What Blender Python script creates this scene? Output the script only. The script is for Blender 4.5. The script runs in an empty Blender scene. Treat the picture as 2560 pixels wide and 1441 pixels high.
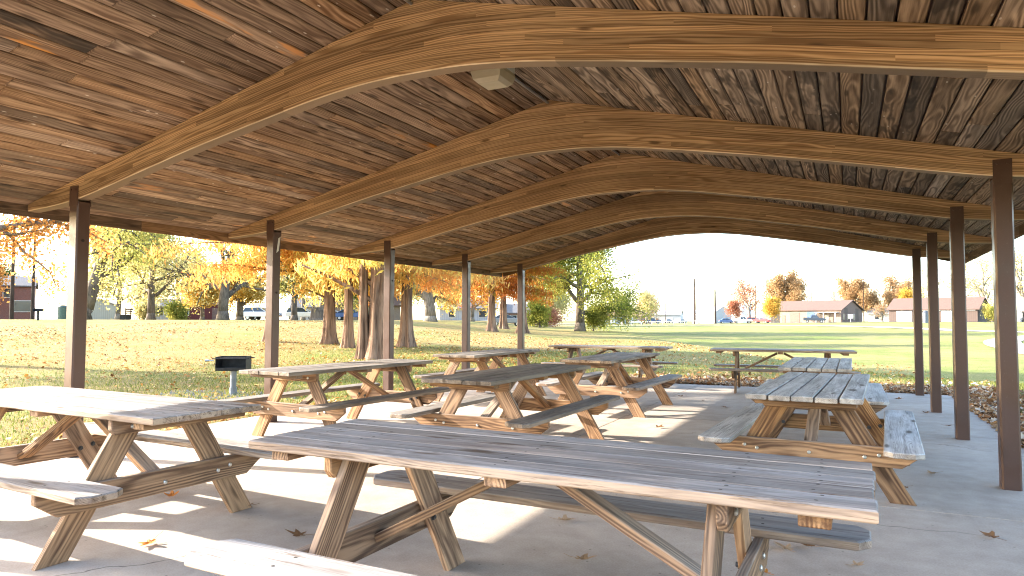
import bpy, math, random
import numpy as np
from mathutils import Vector, Matrix
pi = math.pi
SC = bpy.context.scene
COL = SC.collection
rnd = random.Random(7)

# ---------------------------------------------------------------- camera, sky, sun, exposure
YAW, PITCH, ROLL, CAMH = 0.4556167, 0.0469391, 0.0022981, 1.28
def cam_axes():
    cy, sy, cp, sp = math.cos(YAW), math.sin(YAW), math.cos(PITCH), math.sin(PITCH)
    f = Vector((-sy*cp, cy*cp, sp)); r = Vector((cy, sy, 0)); u = r.cross(f)
    c, s = math.cos(ROLL), math.sin(ROLL)
    return c*r + s*u, c*u - s*r, f
cam = bpy.data.objects.new('camera', bpy.data.cameras.new('camera')); COL.objects.link(cam)
_r, _u, _f = cam_axes()
cam.matrix_world = Matrix(((_r.x, _u.x, -_f.x, 0), (_r.y, _u.y, -_f.y, 0), (_r.z, _u.z, -_f.z, CAMH), (0, 0, 0, 1)))
cam.data.sensor_width = 36; cam.data.lens = 36*1709.9/2560
cam.data.clip_start = 0.05; cam.data.clip_end = 4000
SC.camera = cam
SUN_EL = math.radians(22.5)
SUN_DIR = Vector((-0.9785*math.cos(SUN_EL), -0.206*math.cos(SUN_EL), math.sin(SUN_EL)))   # towards the sun
W = bpy.data.worlds.new('World'); SC.world = W; W.use_nodes = True
wn = W.node_tree; bg = wn.nodes['Background']
sky = wn.nodes.new('ShaderNodeTexSky'); sky.sky_type = 'NISHITA'; sky.sun_disc = False
sky.sun_elevation = SUN_EL; sky.sun_rotation = math.atan2(SUN_DIR.x, SUN_DIR.y)
sky.dust_density = 1.6; sky.air_density = 1.0; sky.ozone_density = 1.0
wn.links.new(sky.outputs[0], bg.inputs[0]); bg.inputs[1].default_value = 0.15
sun = bpy.data.objects.new('sun', bpy.data.lights.new('sun', 'SUN')); COL.objects.link(sun)
sun.data.energy = 3.1; sun.data.angle = math.radians(0.53); sun.data.color = (1.0, 0.90, 0.76)
sun.rotation_euler = SUN_DIR.to_track_quat('Z', 'Y').to_euler(); sun.location = (-30, -10, 30)
SC.view_settings.view_transform = 'Standard'; SC.view_settings.look = 'None'
SC.view_settings.exposure = 3.1; SC.view_settings.gamma = 1.0
SC.cycles.max_bounces = 10; SC.cycles.diffuse_bounces = 6; SC.cycles.transparent_max_bounces = 8
SC.cycles.sample_clamp_indirect = 8.0; SC.cycles.filter_width = 1.1
try: SC.cycles.use_denoising = True
except Exception: pass

# ---------------------------------------------------------------- material helpers
class NT:
    def __init__(s, name):
        s.m = bpy.data.materials.new(name); s.m.use_nodes = True; s.t = s.m.node_tree
        s.t.nodes.clear(); s.out = s.t.nodes.new('ShaderNodeOutputMaterial')
    def put(s, sock, v):
        if isinstance(v, bpy.types.NodeSocket): s.t.links.new(v, sock)
        elif isinstance(v, (tuple, list)) and sock.type == 'RGBA' and len(v) == 3: sock.default_value = (*v, 1)
        else: sock.default_value = v
    def n(s, ty, ins=None, **props):
        nd = s.t.nodes.new('ShaderNode' + ty)
        for k, v in props.items(): setattr(nd, k, v)
        for k, v in (ins or {}).items(): s.put(nd.inputs[k], v)
        return nd
    def m_(s, op, a, b=0.0, c=0.0, clamp=False):
        nd = s.n('Math', {0: a, 1: b, 2: c}, operation=op); nd.use_clamp = clamp; return nd.outputs[0]
    def v_(s, op, a, b=(0, 0, 0)):
        nd = s.n('VectorMath', {0: a, 1: b}, operation=op)
        return nd.outputs['Value'] if op in ('LENGTH', 'DISTANCE', 'DOT_PRODUCT') else nd.outputs[0]
    def mix(s, f, a, b, blend='MIX'):
        nd = s.t.nodes.new('ShaderNodeMix'); nd.data_type = 'RGBA'; nd.blend_type = blend
        s.put(nd.inputs[0], f); s.put(nd.inputs[6], a); s.put(nd.inputs[7], b); return nd.outputs[2]
    def noise(s, vec, scale=1.0, detail=3.0, rough=0.55, dist=0.0):
        return s.n('TexNoise', {'Vector': vec, 'Scale': scale, 'Detail': detail, 'Roughness': rough, 'Distortion': dist})
    def ramp(s, f, stops, interp='LINEAR'):
        nd = s.n('ValToRGB', {0: f}); cr = nd.color_ramp; cr.interpolation = interp
        while len(cr.elements) < len(stops): cr.elements.new(0.5)
        for e, (p, c) in zip(cr.elements, stops):
            e.position = p; e.color = (*c, 1) if not isinstance(c, float) else (c, c, c, 1)
        return nd.outputs[0]
    def attr(s, name, out): return s.n('Attribute', attribute_name=name).outputs[out]
    def mr(s, v, a, b, c=0.0, d=1.0):
        nd = s.n('MapRange', {0: v, 1: a, 2: b, 3: c, 4: d}); nd.interpolation_type = 'SMOOTHSTEP'; return nd.outputs[0]
    def pos(s): return s.n('TexCoord').outputs['Object']
    def bsdf(s, col, rough=0.7, bump=None, bs=0.3, bd=0.01, metal=0.0, spec=0.4):
        p = s.n('BsdfPrincipled', {'Base Color': col, 'Roughness': rough, 'Metallic': metal, 'Specular IOR Level': spec})
        if bump is not None:
            b = s.n('Bump', {'Height': bump, 'Strength': bs, 'Distance': bd}); s.t.links.new(b.outputs[0], p.inputs['Normal'])
        return p.outputs[0]
    def done(s, sh): s.t.links.new(sh, s.out.inputs[0]); return s.m

def plain(name, col, rough=0.6, metal=0.0, spec=0.4, var=0.15, sc=6.0):
    t = NT(name); n = t.noise(t.pos(), sc, 3).outputs[0]
    f = t.mr(n, 0.3, 0.7)
    c = t.mix(f, tuple(x*(1-var) for x in col), tuple(min(1, x*(1+var)) for x in col))
    return t.done(t.bsdf(c, rough, metal=metal, spec=spec))

def wood(name, dark, light, grey=None, grey_amt=0.0, ring=0.009, rough=0.8, knots=0.5, stain=None, var=(0.72, 1.25), black=0.0, orange=0.0, blotch=1.35, ringc=1.0, fibc=.45, sat=(.85, .3), streak=0.0, fleck=0.0):
    t = NT(name); gc = t.attr('gc', 'Vector'); rv = t.attr('rv', 'Fac')
    low = t.noise(t.v_('MULTIPLY', gc, (0.9, 4, 4)), 1.0, 2).outputs['Color']
    wv = t.v_('MULTIPLY', t.v_('SUBTRACT', low, (.5, .5, .5)), (0, .13, .13))
    w = t.v_('ADD', gc, wv)
    r = t.v_('LENGTH', t.v_('MULTIPLY', w, (0, 1, 1)))
    rg = t.m_('SINE', t.m_('MULTIPLY', r, 2*pi/ring)); rg = t.m_('MULTIPLY_ADD', rg, 0.5, 0.5)
    fib = t.noise(t.v_('MULTIPLY', gc, (5, 150, 150)), 1.0, 5, 0.68).outputs[0]
    blot = t.noise(t.v_('MULTIPLY', gc, (1.3, 9, 9)), 1.0, 4, 0.6).outputs[0]
    rm = t.mr(t.noise(t.v_('MULTIPLY', gc, (.7, 22, 22)), 1.0, 2).outputs[0], .3, .7, .08, .62)
    rg = t.m_('MULTIPLY', t.m_('MULTIPLY', t.m_('SUBTRACT', rg, .5), rm), ringc); st = t.noise(t.v_('MULTIPLY', gc, (1.1, 38, 38)), 1.0, 3, .65).outputs[0]
    f = t.m_('ADD', t.m_('ADD', rg, 0.2), t.m_('ADD', t.m_('MULTIPLY', fib, fibc), t.m_('ADD', t.m_('MULTIPLY', t.m_('SUBTRACT', blot, .5), blotch), t.m_('MULTIPLY', t.m_('SUBTRACT', st, .5), 2*fibc))))
    f = t.mr(f, 0.05, 0.85)
    c = t.mix(f, dark, light)
    if orange:
        o = t.mr(t.noise(t.v_('MULTIPLY', gc, (1.6, 8, 8)), 1.0, 3).outputs[0], 0.60, 0.70)
        sel = t.m_('GREATER_THAN', t.m_('FRACT', t.m_('MULTIPLY', rv, 7.13)), 1.0-orange)
        c = t.mix(t.m_('MULTIPLY', t.m_('MULTIPLY', o, sel), 0.85), c, (0.50, 0.20, 0.035))
    if black:
        o = t.mr(t.noise(t.v_('MULTIPLY', gc, (1.9, 7, 7)), 1.0, 3).outputs[0], 0.52, 0.62)
        sel = t.m_('GREATER_THAN', t.m_('FRACT', t.m_('MULTIPLY', rv, 13.7)), 1.0-black)
        c = t.mix(t.m_('MULTIPLY', t.m_('MULTIPLY', o, sel), 0.75), c, (0.035, 0.025, 0.018))
    if grey is not None:
        nz = t.n('NewGeometry').outputs['Normal']; z = t.n('SeparateXYZ', {0: nz}).outputs[2]
        up = t.mr(z, 0.3, 0.8)
        patch = t.mr(t.noise(t.v_('MULTIPLY', gc, (1.1, 6, 6)), 1.0, 3).outputs[0], 0.25, 0.7, 0.70, 1.0)
        ga = t.m_('MULTIPLY', t.m_('MAXIMUM', up, grey_amt*0.45), patch)
        g = t.mix(f, tuple(x*0.62 for x in grey), tuple(x*1.12 for x in grey))
        c = t.mix(t.m_('MULTIPLY', ga, grey_amt), c, g)
    if streak:
        sk = t.mr(t.noise(t.v_('MULTIPLY', gc, (2.2, 46, 46)), 1.0, 5, .7).outputs[0], .55, .66)
        c = t.mix(t.m_('MULTIPLY', sk, streak), c, tuple(x*.38 for x in dark))
    if knots:
        vo = t.n('TexVoronoi', {'Vector': t.v_('MULTIPLY', w, (2.1, 9, 9)), 'Scale': 1.0}, feature='F1')
        k = t.mr(vo.outputs['Distance'], 0.08, 0.25, 1.0, 0.0)
        sel = t.m_('GREATER_THAN', t.n('SeparateColor', {0: vo.outputs['Color']}).outputs[0], 1.0-knots)
        c = t.mix(t.m_('MULTIPLY', t.m_('MULTIPLY', k, sel), 0.8), c, tuple(x*0.35 for x in dark))
    if fleck:
        v2 = t.n('TexVoronoi', {'Vector': t.v_('MULTIPLY', gc, (9, 26, 26)), 'Scale': 1.0}); k2 = t.mr(v2.outputs['Distance'], .10, .20, 1.0, 0.0)
        s2 = t.m_('GREATER_THAN', t.n('SeparateColor', {0: v2.outputs['Color']}).outputs[1], .90)
        c = t.mix(t.m_('MULTIPLY', t.m_('MULTIPLY', k2, s2), fleck), c, (.62, .54, .44))
    hs = t.n('HueSaturation', {'Value': t.m_('MULTIPLY_ADD', rv, var[1]-var[0], var[0]), 'Color': c,
                               'Saturation': t.m_('MULTIPLY_ADD', t.m_('FRACT', t.m_('MULTIPLY', rv, 5.3)), sat[1], sat[0])})
    return t.done(t.bsdf(hs.outputs[0], rough, f, 0.35, 0.004, spec=0.25))

def glulam():
    t = NT('glulam wood'); gc = t.attr('gc', 'Vector'); s = t.n('SeparateXYZ', {0: gc})
    L, D, H = s.outputs
    lam = t.m_('FLOOR', t.m_('DIVIDE', H, 0.036))
    w1 = t.n('TexWhiteNoise', {'W': lam}, noise_dimensions='1D').outputs['Value']
    seg = t.m_('FLOOR', t.m_('ADD', t.m_('DIVIDE', L, 2.3), t.m_('MULTIPLY', w1, 9.0)))
    idv = t.n('CombineXYZ', {0: lam, 1: seg, 2: 3.0}).outputs[0]
    w2 = t.n('TexWhiteNoise', {'Vector': idv}, noise_dimensions='3D')
    off = t.v_('MULTIPLY', w2.outputs['Color'], (40, 1.2, 1.2))
    frac = t.m_('SUBTRACT', H, t.m_('MULTIPLY', lam, 0.036))
    q = t.v_('ADD', t.n('CombineXYZ', {0: L, 1: D, 2: frac}).outputs[0], off)
    low = t.noise(t.v_('MULTIPLY', q, (0.9, 5, 5)), 1.0, 2).outputs['Color']
    q2 = t.v_('ADD', q, t.v_('MULTIPLY', t.v_('SUBTRACT', low, (.5, .5, .5)), (0, .06, .06)))
    r = t.v_('LENGTH', t.v_('MULTIPLY', q2, (0, 1, 1)))
    rg = t.m_('MULTIPLY_ADD', t.m_('SINE', t.m_('MULTIPLY', r, 2*pi/0.011)), .5, .5)
    fib = t.noise(t.v_('MULTIPLY', q, (4, 120, 120)), 1.0, 3, .6).outputs[0]
    blot = t.noise(t.v_('MULTIPLY', gc, (0.8, 3, 3)), 1.0, 3).outputs[0]
    f = t.mr(t.m_('ADD', t.m_('MULTIPLY', rg, .45), t.m_('ADD', t.m_('MULTIPLY', fib, .5), t.m_('MULTIPLY', t.m_('SUBTRACT', blot, .5), .9))), .1, .9)
    c = t.mix(f, (0.225, 0.116, 0.052), (0.520, 0.315, 0.165))
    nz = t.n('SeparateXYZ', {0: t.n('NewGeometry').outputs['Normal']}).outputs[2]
    c = t.mix(t.m_('MULTIPLY', t.m_('LESS_THAN', nz, -.6), .8), c, t.mix(f, (.52, .36, .22), (.74, .56, .38)))  # downward faces painted paler: floor bounce light put into the beam colour
    edge = t.m_('LESS_THAN', frac, 0.0035)
    c = t.mix(t.m_('MULTIPLY', edge, 0.7), c, (0.07, 0.035, 0.015))
    vo = t.n('TexVoronoi', {'Vector': t.v_('MULTIPLY', q2, (2.0, 8, 8)), 'Scale': 1.0})
    k = t.mr(vo.outputs['Distance'], .05, .17, 1.0, 0.0)
    sel = t.m_('GREATER_THAN', t.n('SeparateColor', {0: vo.outputs['Color']}).outputs[0], .75)
    c = t.mix(t.m_('MULTIPLY', t.m_('MULTIPLY', k, sel), .75), c, (0.05, 0.022, 0.01))
    hs = t.n('HueSaturation', {'Value': t.m_('MULTIPLY_ADD', w2.outputs['Value'], .58, .70), 'Color': c})
    return t.done(t.bsdf(hs.outputs[0], .7, f, .25, .004, spec=.3))

def foliage(name, cols, zone=0.25, trans=0.5):
    t = NT(name); rv = t.attr('rv', 'Fac')
    z = t.noise(t.pos(), zone, 2).outputs[0]
    f = t.m_('ADD', t.m_('MULTIPLY', rv, 0.55), t.m_('MULTIPLY', t.mr(z, .3, .7), 0.45))
    n = len(cols); c = t.ramp(f, [(i/(n-1), k) for i, k in enumerate(cols)])
    d = t.n('BsdfDiffuse', {'Color': c}).outputs[0]
    tr = t.n('BsdfTranslucent', {'Color': t.mix(0.35, c, tuple(min(1, 1.25*x) for x in cols[n//2]))}).outputs[0]
    return t.done(t.n('MixShader', {0: trans, 1: d, 2: tr}).outputs[0])

def bark(name, a, b, sc=(9, 9, 1.3)):
    t = NT(name); p = t.v_('MULTIPLY', t.pos(), sc)
    n = t.noise(p, 1.0, 5, .65, .6).outputs[0]; n2 = t.noise(t.pos(), .6, 2).outputs[0]
    f = t.mr(n, .32, .68); c = t.mix(f, a, b); c = t.mix(t.m_('MULTIPLY', t.mr(n2, .4, .65), .35), c, tuple(min(1, x*1.5) for x in b))
    return t.done(t.bsdf(c, .9, n, .8, .04, spec=.15))

def concrete():
    t = NT('concrete'); p = t.pos()
    big = t.noise(p, .7, 4, .6).outputs[0]; mid = t.noise(p, 6, 4, .6).outputs[0]; fine = t.noise(p, 90, 3, .7).outputs[0]
    st = t.noise(t.v_('MULTIPLY', p, (1, .25, 1)), 2.3, 4, .65).outputs[0]
    f = t.m_('ADD', t.m_('MULTIPLY', big, .5), t.m_('ADD', t.m_('MULTIPLY', mid, .3), t.m_('MULTIPLY', fine, .35)))
    c = t.ramp(t.mr(f, .35, .8), [(0, (.262, .216, .178)), (.5, (.358, .306, .260)), (1, (.455, .400, .348))])
    c = t.mix(t.mr(st, .58, .75, 0, .35), c, (.17, .145, .125))
    sp = t.n('TexVoronoi', {'Vector': p, 'Scale': 9.0}).outputs['Distance']
    c = t.mix(t.mr(sp, .03, .09, .55, 0), c, (.09, .075, .06))
    cr = t.n('TexVoronoi', {'Vector': t.v_('ADD', p, t.v_('MULTIPLY', t.noise(p, 1.6, 4).outputs['Color'], (.5, .5, 0))), 'Scale': .33}, feature='DISTANCE_TO_EDGE').outputs[0]
    cm = t.m_('MULTIPLY', t.mr(cr, .0008, .0024, 1, 0), t.mr(t.noise(p, .35, 2).outputs[0], .5, .56))
    c = t.mix(t.m_('MULTIPLY', cm, .7), c, (.06, .05, .04))
    return t.done(t.bsdf(c, .85, t.m_('ADD', fine, t.m_('MULTIPLY', mid, .5)), .25, .004, spec=.3))

def grass_ground():
    t = NT('grass ground'); p = t.pos(); s = t.n('SeparateXYZ', {0: p})
    big = t.noise(p, .12, 4, .6).outputs[0]; mid = t.noise(p, .9, 4, .65).outputs[0]; fine = t.noise(p, 14, 4, .75).outputs[0]; vf = t.noise(p, 55, 3, .8).outputs[0]
    sgn = t.m_('ADD', t.m_('MULTIPLY', s.outputs[0], .91), t.m_('MULTIPLY', s.outputs[1], .41))
    right = t.mr(sgn, 3.0, 14.0)
    g = t.mix(t.mr(t.m_('ADD', t.m_('MULTIPLY', fine, .6), t.m_('MULTIPLY', vf, .5)), .35, .75), (.075, .105, .022), (.20, .215, .060))
    straw = t.mix(t.mr(fine, .35, .65), (.19, .150, .060), (.33, .265, .125))
    f = t.mr(t.m_('ADD', t.m_('MULTIPLY', big, .7), t.m_('MULTIPLY', mid, .5)), .46, .72)
    f = t.m_('MULTIPLY', f, t.m_('MULTIPLY_ADD', right, -.10, .78))
    c = t.mix(f, g, straw)
    lf = t.m_('MULTIPLY', t.mr(t.m_('ADD', t.m_('MULTIPLY', t.noise(p, .22, 3).outputs[0], .8), t.m_('MULTIPLY', t.noise(p, 9, 4, .8).outputs[0], .6)), .60, .78), t.m_('SUBTRACT', 1.0, right))
    c = t.mix(t.m_('MULTIPLY', lf, .42), c, t.mix(t.noise(p, 30, 2).outputs[0], (.18, .085, .035), (.36, .205, .095)))
    return t.done(t.bsdf(c, .95, t.m_('ADD', fine, vf), .6, .05, spec=.1))

def glass_dark(name, col=(.03, .04, .05), rough=.08):
    t = NT(name); n = t.noise(t.pos(), .8, 2).outputs[0]
    return t.done(t.bsdf(t.mix(n, tuple(x*.6 for x in col), tuple(x*1.5 for x in col)), rough, spec=.6))

def bricks(name, a, b, mortar, sc=5.0):
    t = NT(name); p = t.pos(); s = t.n('SeparateXYZ', {0: p})
    v = t.n('CombineXYZ', {0: t.m_('ADD', s.outputs[0], s.outputs[1]), 1: s.outputs[2], 2: 0.0}).outputs[0]
    br = t.n('TexBrick', {'Vector': v, 'Color1': a, 'Color2': b, 'Mortar': mortar, 'Scale': sc, 'Mortar Size': .012})
    return t.done(t.bsdf(br.outputs[0], .85))

def siding(name, col, pitch=.25, vertical=True):
    t = NT(name); p = t.pos(); s = t.n('SeparateXYZ', {0: p})
    x = t.m_('ADD', s.outputs[0], s.outputs[1]) if vertical else s.outputs[2]
    fr = t.m_('FRACT', t.m_('DIVIDE', x, pitch)); g = t.m_('LESS_THAN', fr, .1)
    n = t.noise(p, 1.5, 3).outputs[0]
    c = t.mix(n, tuple(k*.9 for k in col), tuple(min(1, k*1.1) for k in col)); c = t.mix(g, c, tuple(k*.6 for k in col))
    return t.done(t.bsdf(c, .7, spec=.3))

# ---------------------------------------------------------------- mesh helpers
class MB:
    def __init__(s): s.v = []; s.f = []; s.gc = []; s.rv = []; s.mi = []
    def add(s, vs, fs, gc=None, rv=0.5, mi=0):
        b = len(s.v); s.v += [tuple(v) for v in vs]; s.f += [tuple(b+i for i in f) for f in fs]
        s.gc += [tuple(g) for g in (gc if gc is not None else vs)]; s.rv += [rv]*len(vs); s.mi += [mi]*len(fs)
    def box(s, c, d, rz=0.0, mi=0, rv=0.5):
        M = Matrix.Translation(Vector(c)) @ Matrix.Rotation(rz, 4, 'Z')
        board(s, M, d[0], d[1], d[2], bev=min(.004, min(d)*.2), rv=rv, mi=mi)
    def prism(s, poly, y0, y1, axis='Y', mi=0):
        n = len(poly)
        mk = (lambda a, b, c: (a, c, b)) if axis == 'Y' else (lambda a, b, c: (c, a, b)) if axis == 'X' else (lambda a, b, c: (a, b, c))
        vs = [mk(p[0], p[1], y0) for p in poly] + [mk(p[0], p[1], y1) for p in poly]
        s.add(vs, [tuple(range(n))[::-1], tuple(range(n, 2*n))] + [(i, (i+1) % n, n+(i+1) % n, n+i) for i in range(n)], mi=mi)
    def cyl(s, p0, p1, r, n=10, r1=None, mi=0, cap=True):
        tube(s, [Vector(p0), Vector(p1)], [r, r if r1 is None else r1], n, mi, cap)
    def build(s, name, mats, parent=None, smooth=False):
        me = bpy.data.meshes.new(name); me.from_pydata(s.v, [], s.f)
        if not isinstance(mats, (list, tuple)): mats = [mats]
        for m in mats: me.materials.append(m)
        a = me.attributes.new('gc', 'FLOAT_VECTOR', 'POINT'); a.data.foreach_set('vector', np.array(s.gc, 'f').ravel())
        a = me.attributes.new('rv', 'FLOAT', 'POINT'); a.data.foreach_set('value', np.array(s.rv, 'f'))
        me.polygons.foreach_set('material_index', np.array(s.mi, 'i'))
        import bmesh
        bm = bmesh.new(); bm.from_mesh(me); bmesh.ops.recalc_face_normals(bm, faces=bm.faces); bm.to_mesh(me); bm.free()
        if smooth: me.polygons.foreach_set('use_smooth', np.ones(len(me.polygons), bool))
        me.update()
        return link(name, me, parent)
def link(name, me, parent=None):
    o = bpy.data.objects.new(name, me); COL.objects.link(o)
    if parent is not None: o.parent = parent
    return o
def board(mb, M, L, w, t, bev=.004, poly=None, rv=None, mi=0, rr=rnd):
    poly = poly or [(-L/2, -w/2), (L/2, -w/2), (L/2, w/2), (-L/2, w/2)]
    lv = [(-t/2, 1), (-t/2+bev, 0), (t/2-bev, 0), (t/2, 1)]; n = len(poly); vs = []; gs = []
    o = (rr.uniform(0, 60), rr.uniform(-.05, .05), rr.choice((-1, 1))*rr.uniform(.02, .11))
    for z, ins in lv:
        for x, y in poly:
            p = (x*(1-2*bev*ins/L), y*(1-2*bev*ins/w), z); vs.append(M @ Vector(p)); gs.append((p[0]+o[0], p[1]+o[1], p[2]+o[2]))
    fs = [tuple(range(n))[::-1], tuple(range(3*n, 4*n))]
    for k in range(3): fs += [(k*n+i, k*n+(i+1) % n, (k+1)*n+(i+1) % n, (k+1)*n+i) for i in range(n)]
    mb.add(vs, fs, gs, rr.random() if rv is None else rv, mi)
def frame(c, xd, zd):
    x = Vector(xd).normalized(); z = Vector(zd); z = (z - x*z.dot(x)).normalized(); y = z.cross(x)
    return Matrix(((x.x, y.x, z.x, c[0]), (x.y, y.y, z.y, c[1]), (x.z, y.z, z.z, c[2]), (0, 0, 0, 1)))
def tube(mb, pts, rad, n=8, mi=0, cap=True, rv=.5):
    vs = []; N = len(pts); a = None
    for i, p in enumerate(pts):
        d = (pts[min(i+1, N-1)] - pts[max(i-1, 0)]).normalized()
        if a is None: a = d.orthogonal().normalized()
        a = (a - d*a.dot(d)); a = a.normalized() if a.length > 1e-6 else d.orthogonal().normalized()
        b = d.cross(a)
        for k in range(n):
            t = 2*pi*k/n; vs.append(p + (a*math.cos(t) + b*math.sin(t))*rad[i])
    fs = [(i*n+k, i*n+(k+1) % n, (i+1)*n+(k+1) % n, (i+1)*n+k) for i in range(N-1) for k in range(n)]
    if cap: fs += [tuple(range(n))[::-1], tuple(range((N-1)*n, N*n))]
    mb.add(vs, fs, rv=rv, mi=mi)
def quads(name, V, rv, mat, parent=None):
    """V: (N,4,3) corners, rv: (N,)"""
    N = len(V); me = bpy.data.meshes.new(name)
    me.vertices.add(N*4); me.vertices.foreach_set('co', np.ascontiguousarray(V, 'f').ravel())
    me.loops.add(N*4); me.loops.foreach_set('vertex_index', np.arange(N*4, dtype='i'))
    me.polygons.add(N); me.polygons.foreach_set('loop_start', np.arange(0, N*4, 4, dtype='i'))
    me.update(calc_edges=True); me.materials.append(mat)
    a = me.attributes.new('rv', 'FLOAT', 'POINT'); a.data.foreach_set('value', np.repeat(np.asarray(rv, 'f'), 4))
    return link(name, me, parent)
def leaf_quads(cen, size, rg, aspect=.65, hang=0.0, jit=.5):
    N = len(cen); d = rg.normal(size=(N, 3)); d[:, 2] -= hang*3; d /= np.linalg.norm(d, axis=1)[:, None]
    e = rg.normal(size=(N, 3)); e -= d*(e*d).sum(1)[:, None]; e /= np.linalg.norm(e, axis=1)[:, None]
    s = size*(1-jit/2+jit*rg.random(N))[:, None]; a = d*s*.5; b = e*s*.5*aspect
    nrm = np.cross(d, e)*s*.12
    return np.stack([cen-a, cen+b+nrm, cen+a, cen-b+nrm], 1)
def tag(o, label, cat, group=None, kind=None):
    o['label'] = label; o['category'] = cat
    if group: o['group'] = group
    if kind: o['kind'] = kind
    return o
def thing(name, label, cat, loc, rz=0.0, group=None):
    o = bpy.data.objects.new(name, None); COL.objects.link(o); o.empty_display_size = .2
    o.location = loc; o.rotation_euler = (0, 0, rz); return tag(o, label, cat, group)

# ---------------------------------------------------------------- terrain
def SS(a, b, x):
    t = np.clip((np.asarray(x, float)-a)/(b-a), 0, 1); return t*t*(3-2*t)
def hgt(x, y):
    x = np.asarray(x, float); y = np.asarray(y, float)
    d = np.hypot(x, y); s = (x+2.6)*.91+(y-19.4)*.41
    left = 1.25*SS(14, 62, d)*SS(0, 22, -s); far = np.clip(.8+.014*(x+8), .05, 1.1)
    near = -.6*SS(16, 24, y)*SS(0, 7, s); r = near*(1-SS(25, 150, d))+far*SS(40, 170, d)
    l2 = left+(far*.6)*SS(60, 170, d)*(1-SS(0, 22, -s)); w = SS(0, 7, s)
    return l2*(1-w)+r*w-.03
def hz(x, y): return float(hgt(x, y))
SX0, SX1, SY0, SY1 = -7.07, 1.58, -2.2, 14.03
def axis(a, b, st, lo, hi, g=1.09):
    m = list(np.arange(a, b+1e-6, st)); s = st; l = []; x = a
    while x > lo: s *= g; x -= s; l.append(x)
    s = st; h = []; x = b
    while x < hi: s *= g; x += s; h.append(x)
    return np.array(l[::-1]+m+h)
xs = axis(-30, 14, .5, -700, 500); ys = axis(-8, 46, .5, -160, 1500)
X, Y = np.meshgrid(xs, ys); Z = hgt(X, Y)
rg0 = np.random.default_rng(3)
Z += (rg0.random(Z.shape)-.5)*.03*SS(10, 30, np.hypot(X, Y))
ins = (X > SX0+.3) & (X < SX1-.3) & (Y > SY0+.3) & (Y < SY1-.3); Z[ins] = -.3
nx, ny = len(xs), len(ys)
I = np.arange(nx*ny).reshape(ny, nx)
me = bpy.data.meshes.new('ground'); me.from_pydata(np.stack([X, Y, Z], -1).reshape(-1, 3).tolist(), [], np.stack([I[:-1, :-1], I[:-1, 1:], I[1:, 1:], I[1:, :-1]], -1).reshape(-1, 4).tolist())
me.polygons.foreach_set('use_smooth', np.ones(len(me.polygons), bool)); me.materials.append(grass_ground())
g = link('ground', me); g['kind'] = 'structure'; g['label'] = 'sunlit lawn of green and straw coloured grass'

CONC = concrete()
mb = MB(); ys_ = [SY0, 1.76, 5.43, 9.1, SY1]; xs_ = [SX0, -2.69, SX1]
for i in range(2):
    for j in range(4):
        a, b, c, d = xs_[i], xs_[i+1], ys_[j], ys_[j+1]
        M = Matrix.Translation(((a+b)/2, (c+d)/2, -.06)); board(mb, M, b-a-.012, d-c-.012, .12, bev=.0025)
mb.box(((SX0+SX1)/2, (SY0+SY1)/2, -.10), (SX1-SX0-.04, SY1-SY0-.04, .08), mi=1)
mb.v = [v for v in mb.v]
slab = mb.build('pavement', [CONC, plain('joint filler', (.035, .03, .026), .95)]); slab['kind'] = 'structure'; slab['label'] = 'worn tan concrete floor slab with saw cut joints under the shelter'

def ribbon(name, pts, w, mat, label, lift=.05):
    mb = MB(); P = [Vector((p[0], p[1], 0)) for p in pts]; Q = []
    for i in range(len(P)-1):
        for k in range(10):
            t = k/10; p0, p1, p2, p3 = P[max(i-1, 0)], P[i], P[i+1], P[min(i+2, len(P)-1)]
            Q.append(.5*((2*p1)+(p2-p0)*t+(2*p0-5*p1+4*p2-p3)*t*t+(3*p1-p0-3*p2+p3)*t**3))
    Q.append(P[-1]); vs = []
    for i, q in enumerate(Q):
        d = (Q[min(i+1, len(Q)-1)]-Q[max(i-1, 0)]).normalized(); n = Vector((-d.y, d.x, 0))
        for s in (-.5, -.17, .17, .5):
            p = q+n*w*s; vs.append((p.x, p.y, hz(p.x, p.y)+lift))
    mb.add(vs, [(i*4+k, i*4+k+1, i*4+k+5, i*4+k+4) for i in range(len(Q)-1) for k in range(3)])
    o = mb.build(name, mat, smooth=True); o['kind'] = 'structure'; o['label'] = label; return o
PATHM = plain('pale path', (.40, .36, .31), .9, var=.12, sc=1.2); ASPH = plain('grey asphalt', (.16, .155, .15), .9, var=.2, sc=.6)
ribbon('path', [(24, 92), (16, 79), (11.9, 69.5), (10.3, 61.3), (9.9, 53.5), (10.2, 43), (14, 30)], 2.4, PATHM, 'pale concrete footpath curving across the lawn')
ribbon('road', [(-160, 175), (-90, 148), (-46, 135.3), (-28, 129), (-13.8, 126), (-1, 117), (8.4, 103), (13.6, 93), (30, 84), (70, 70)], 3.2, PATHM, 'pale gravel drive crossing the far lawn', .06)
ribbon('parking_lot', [(-110, 205), (-60, 200), (-25, 196), (10, 190), (40, 183)], 26, ASPH, 'grey parking lot in front of the brown brick building', .10)

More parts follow.
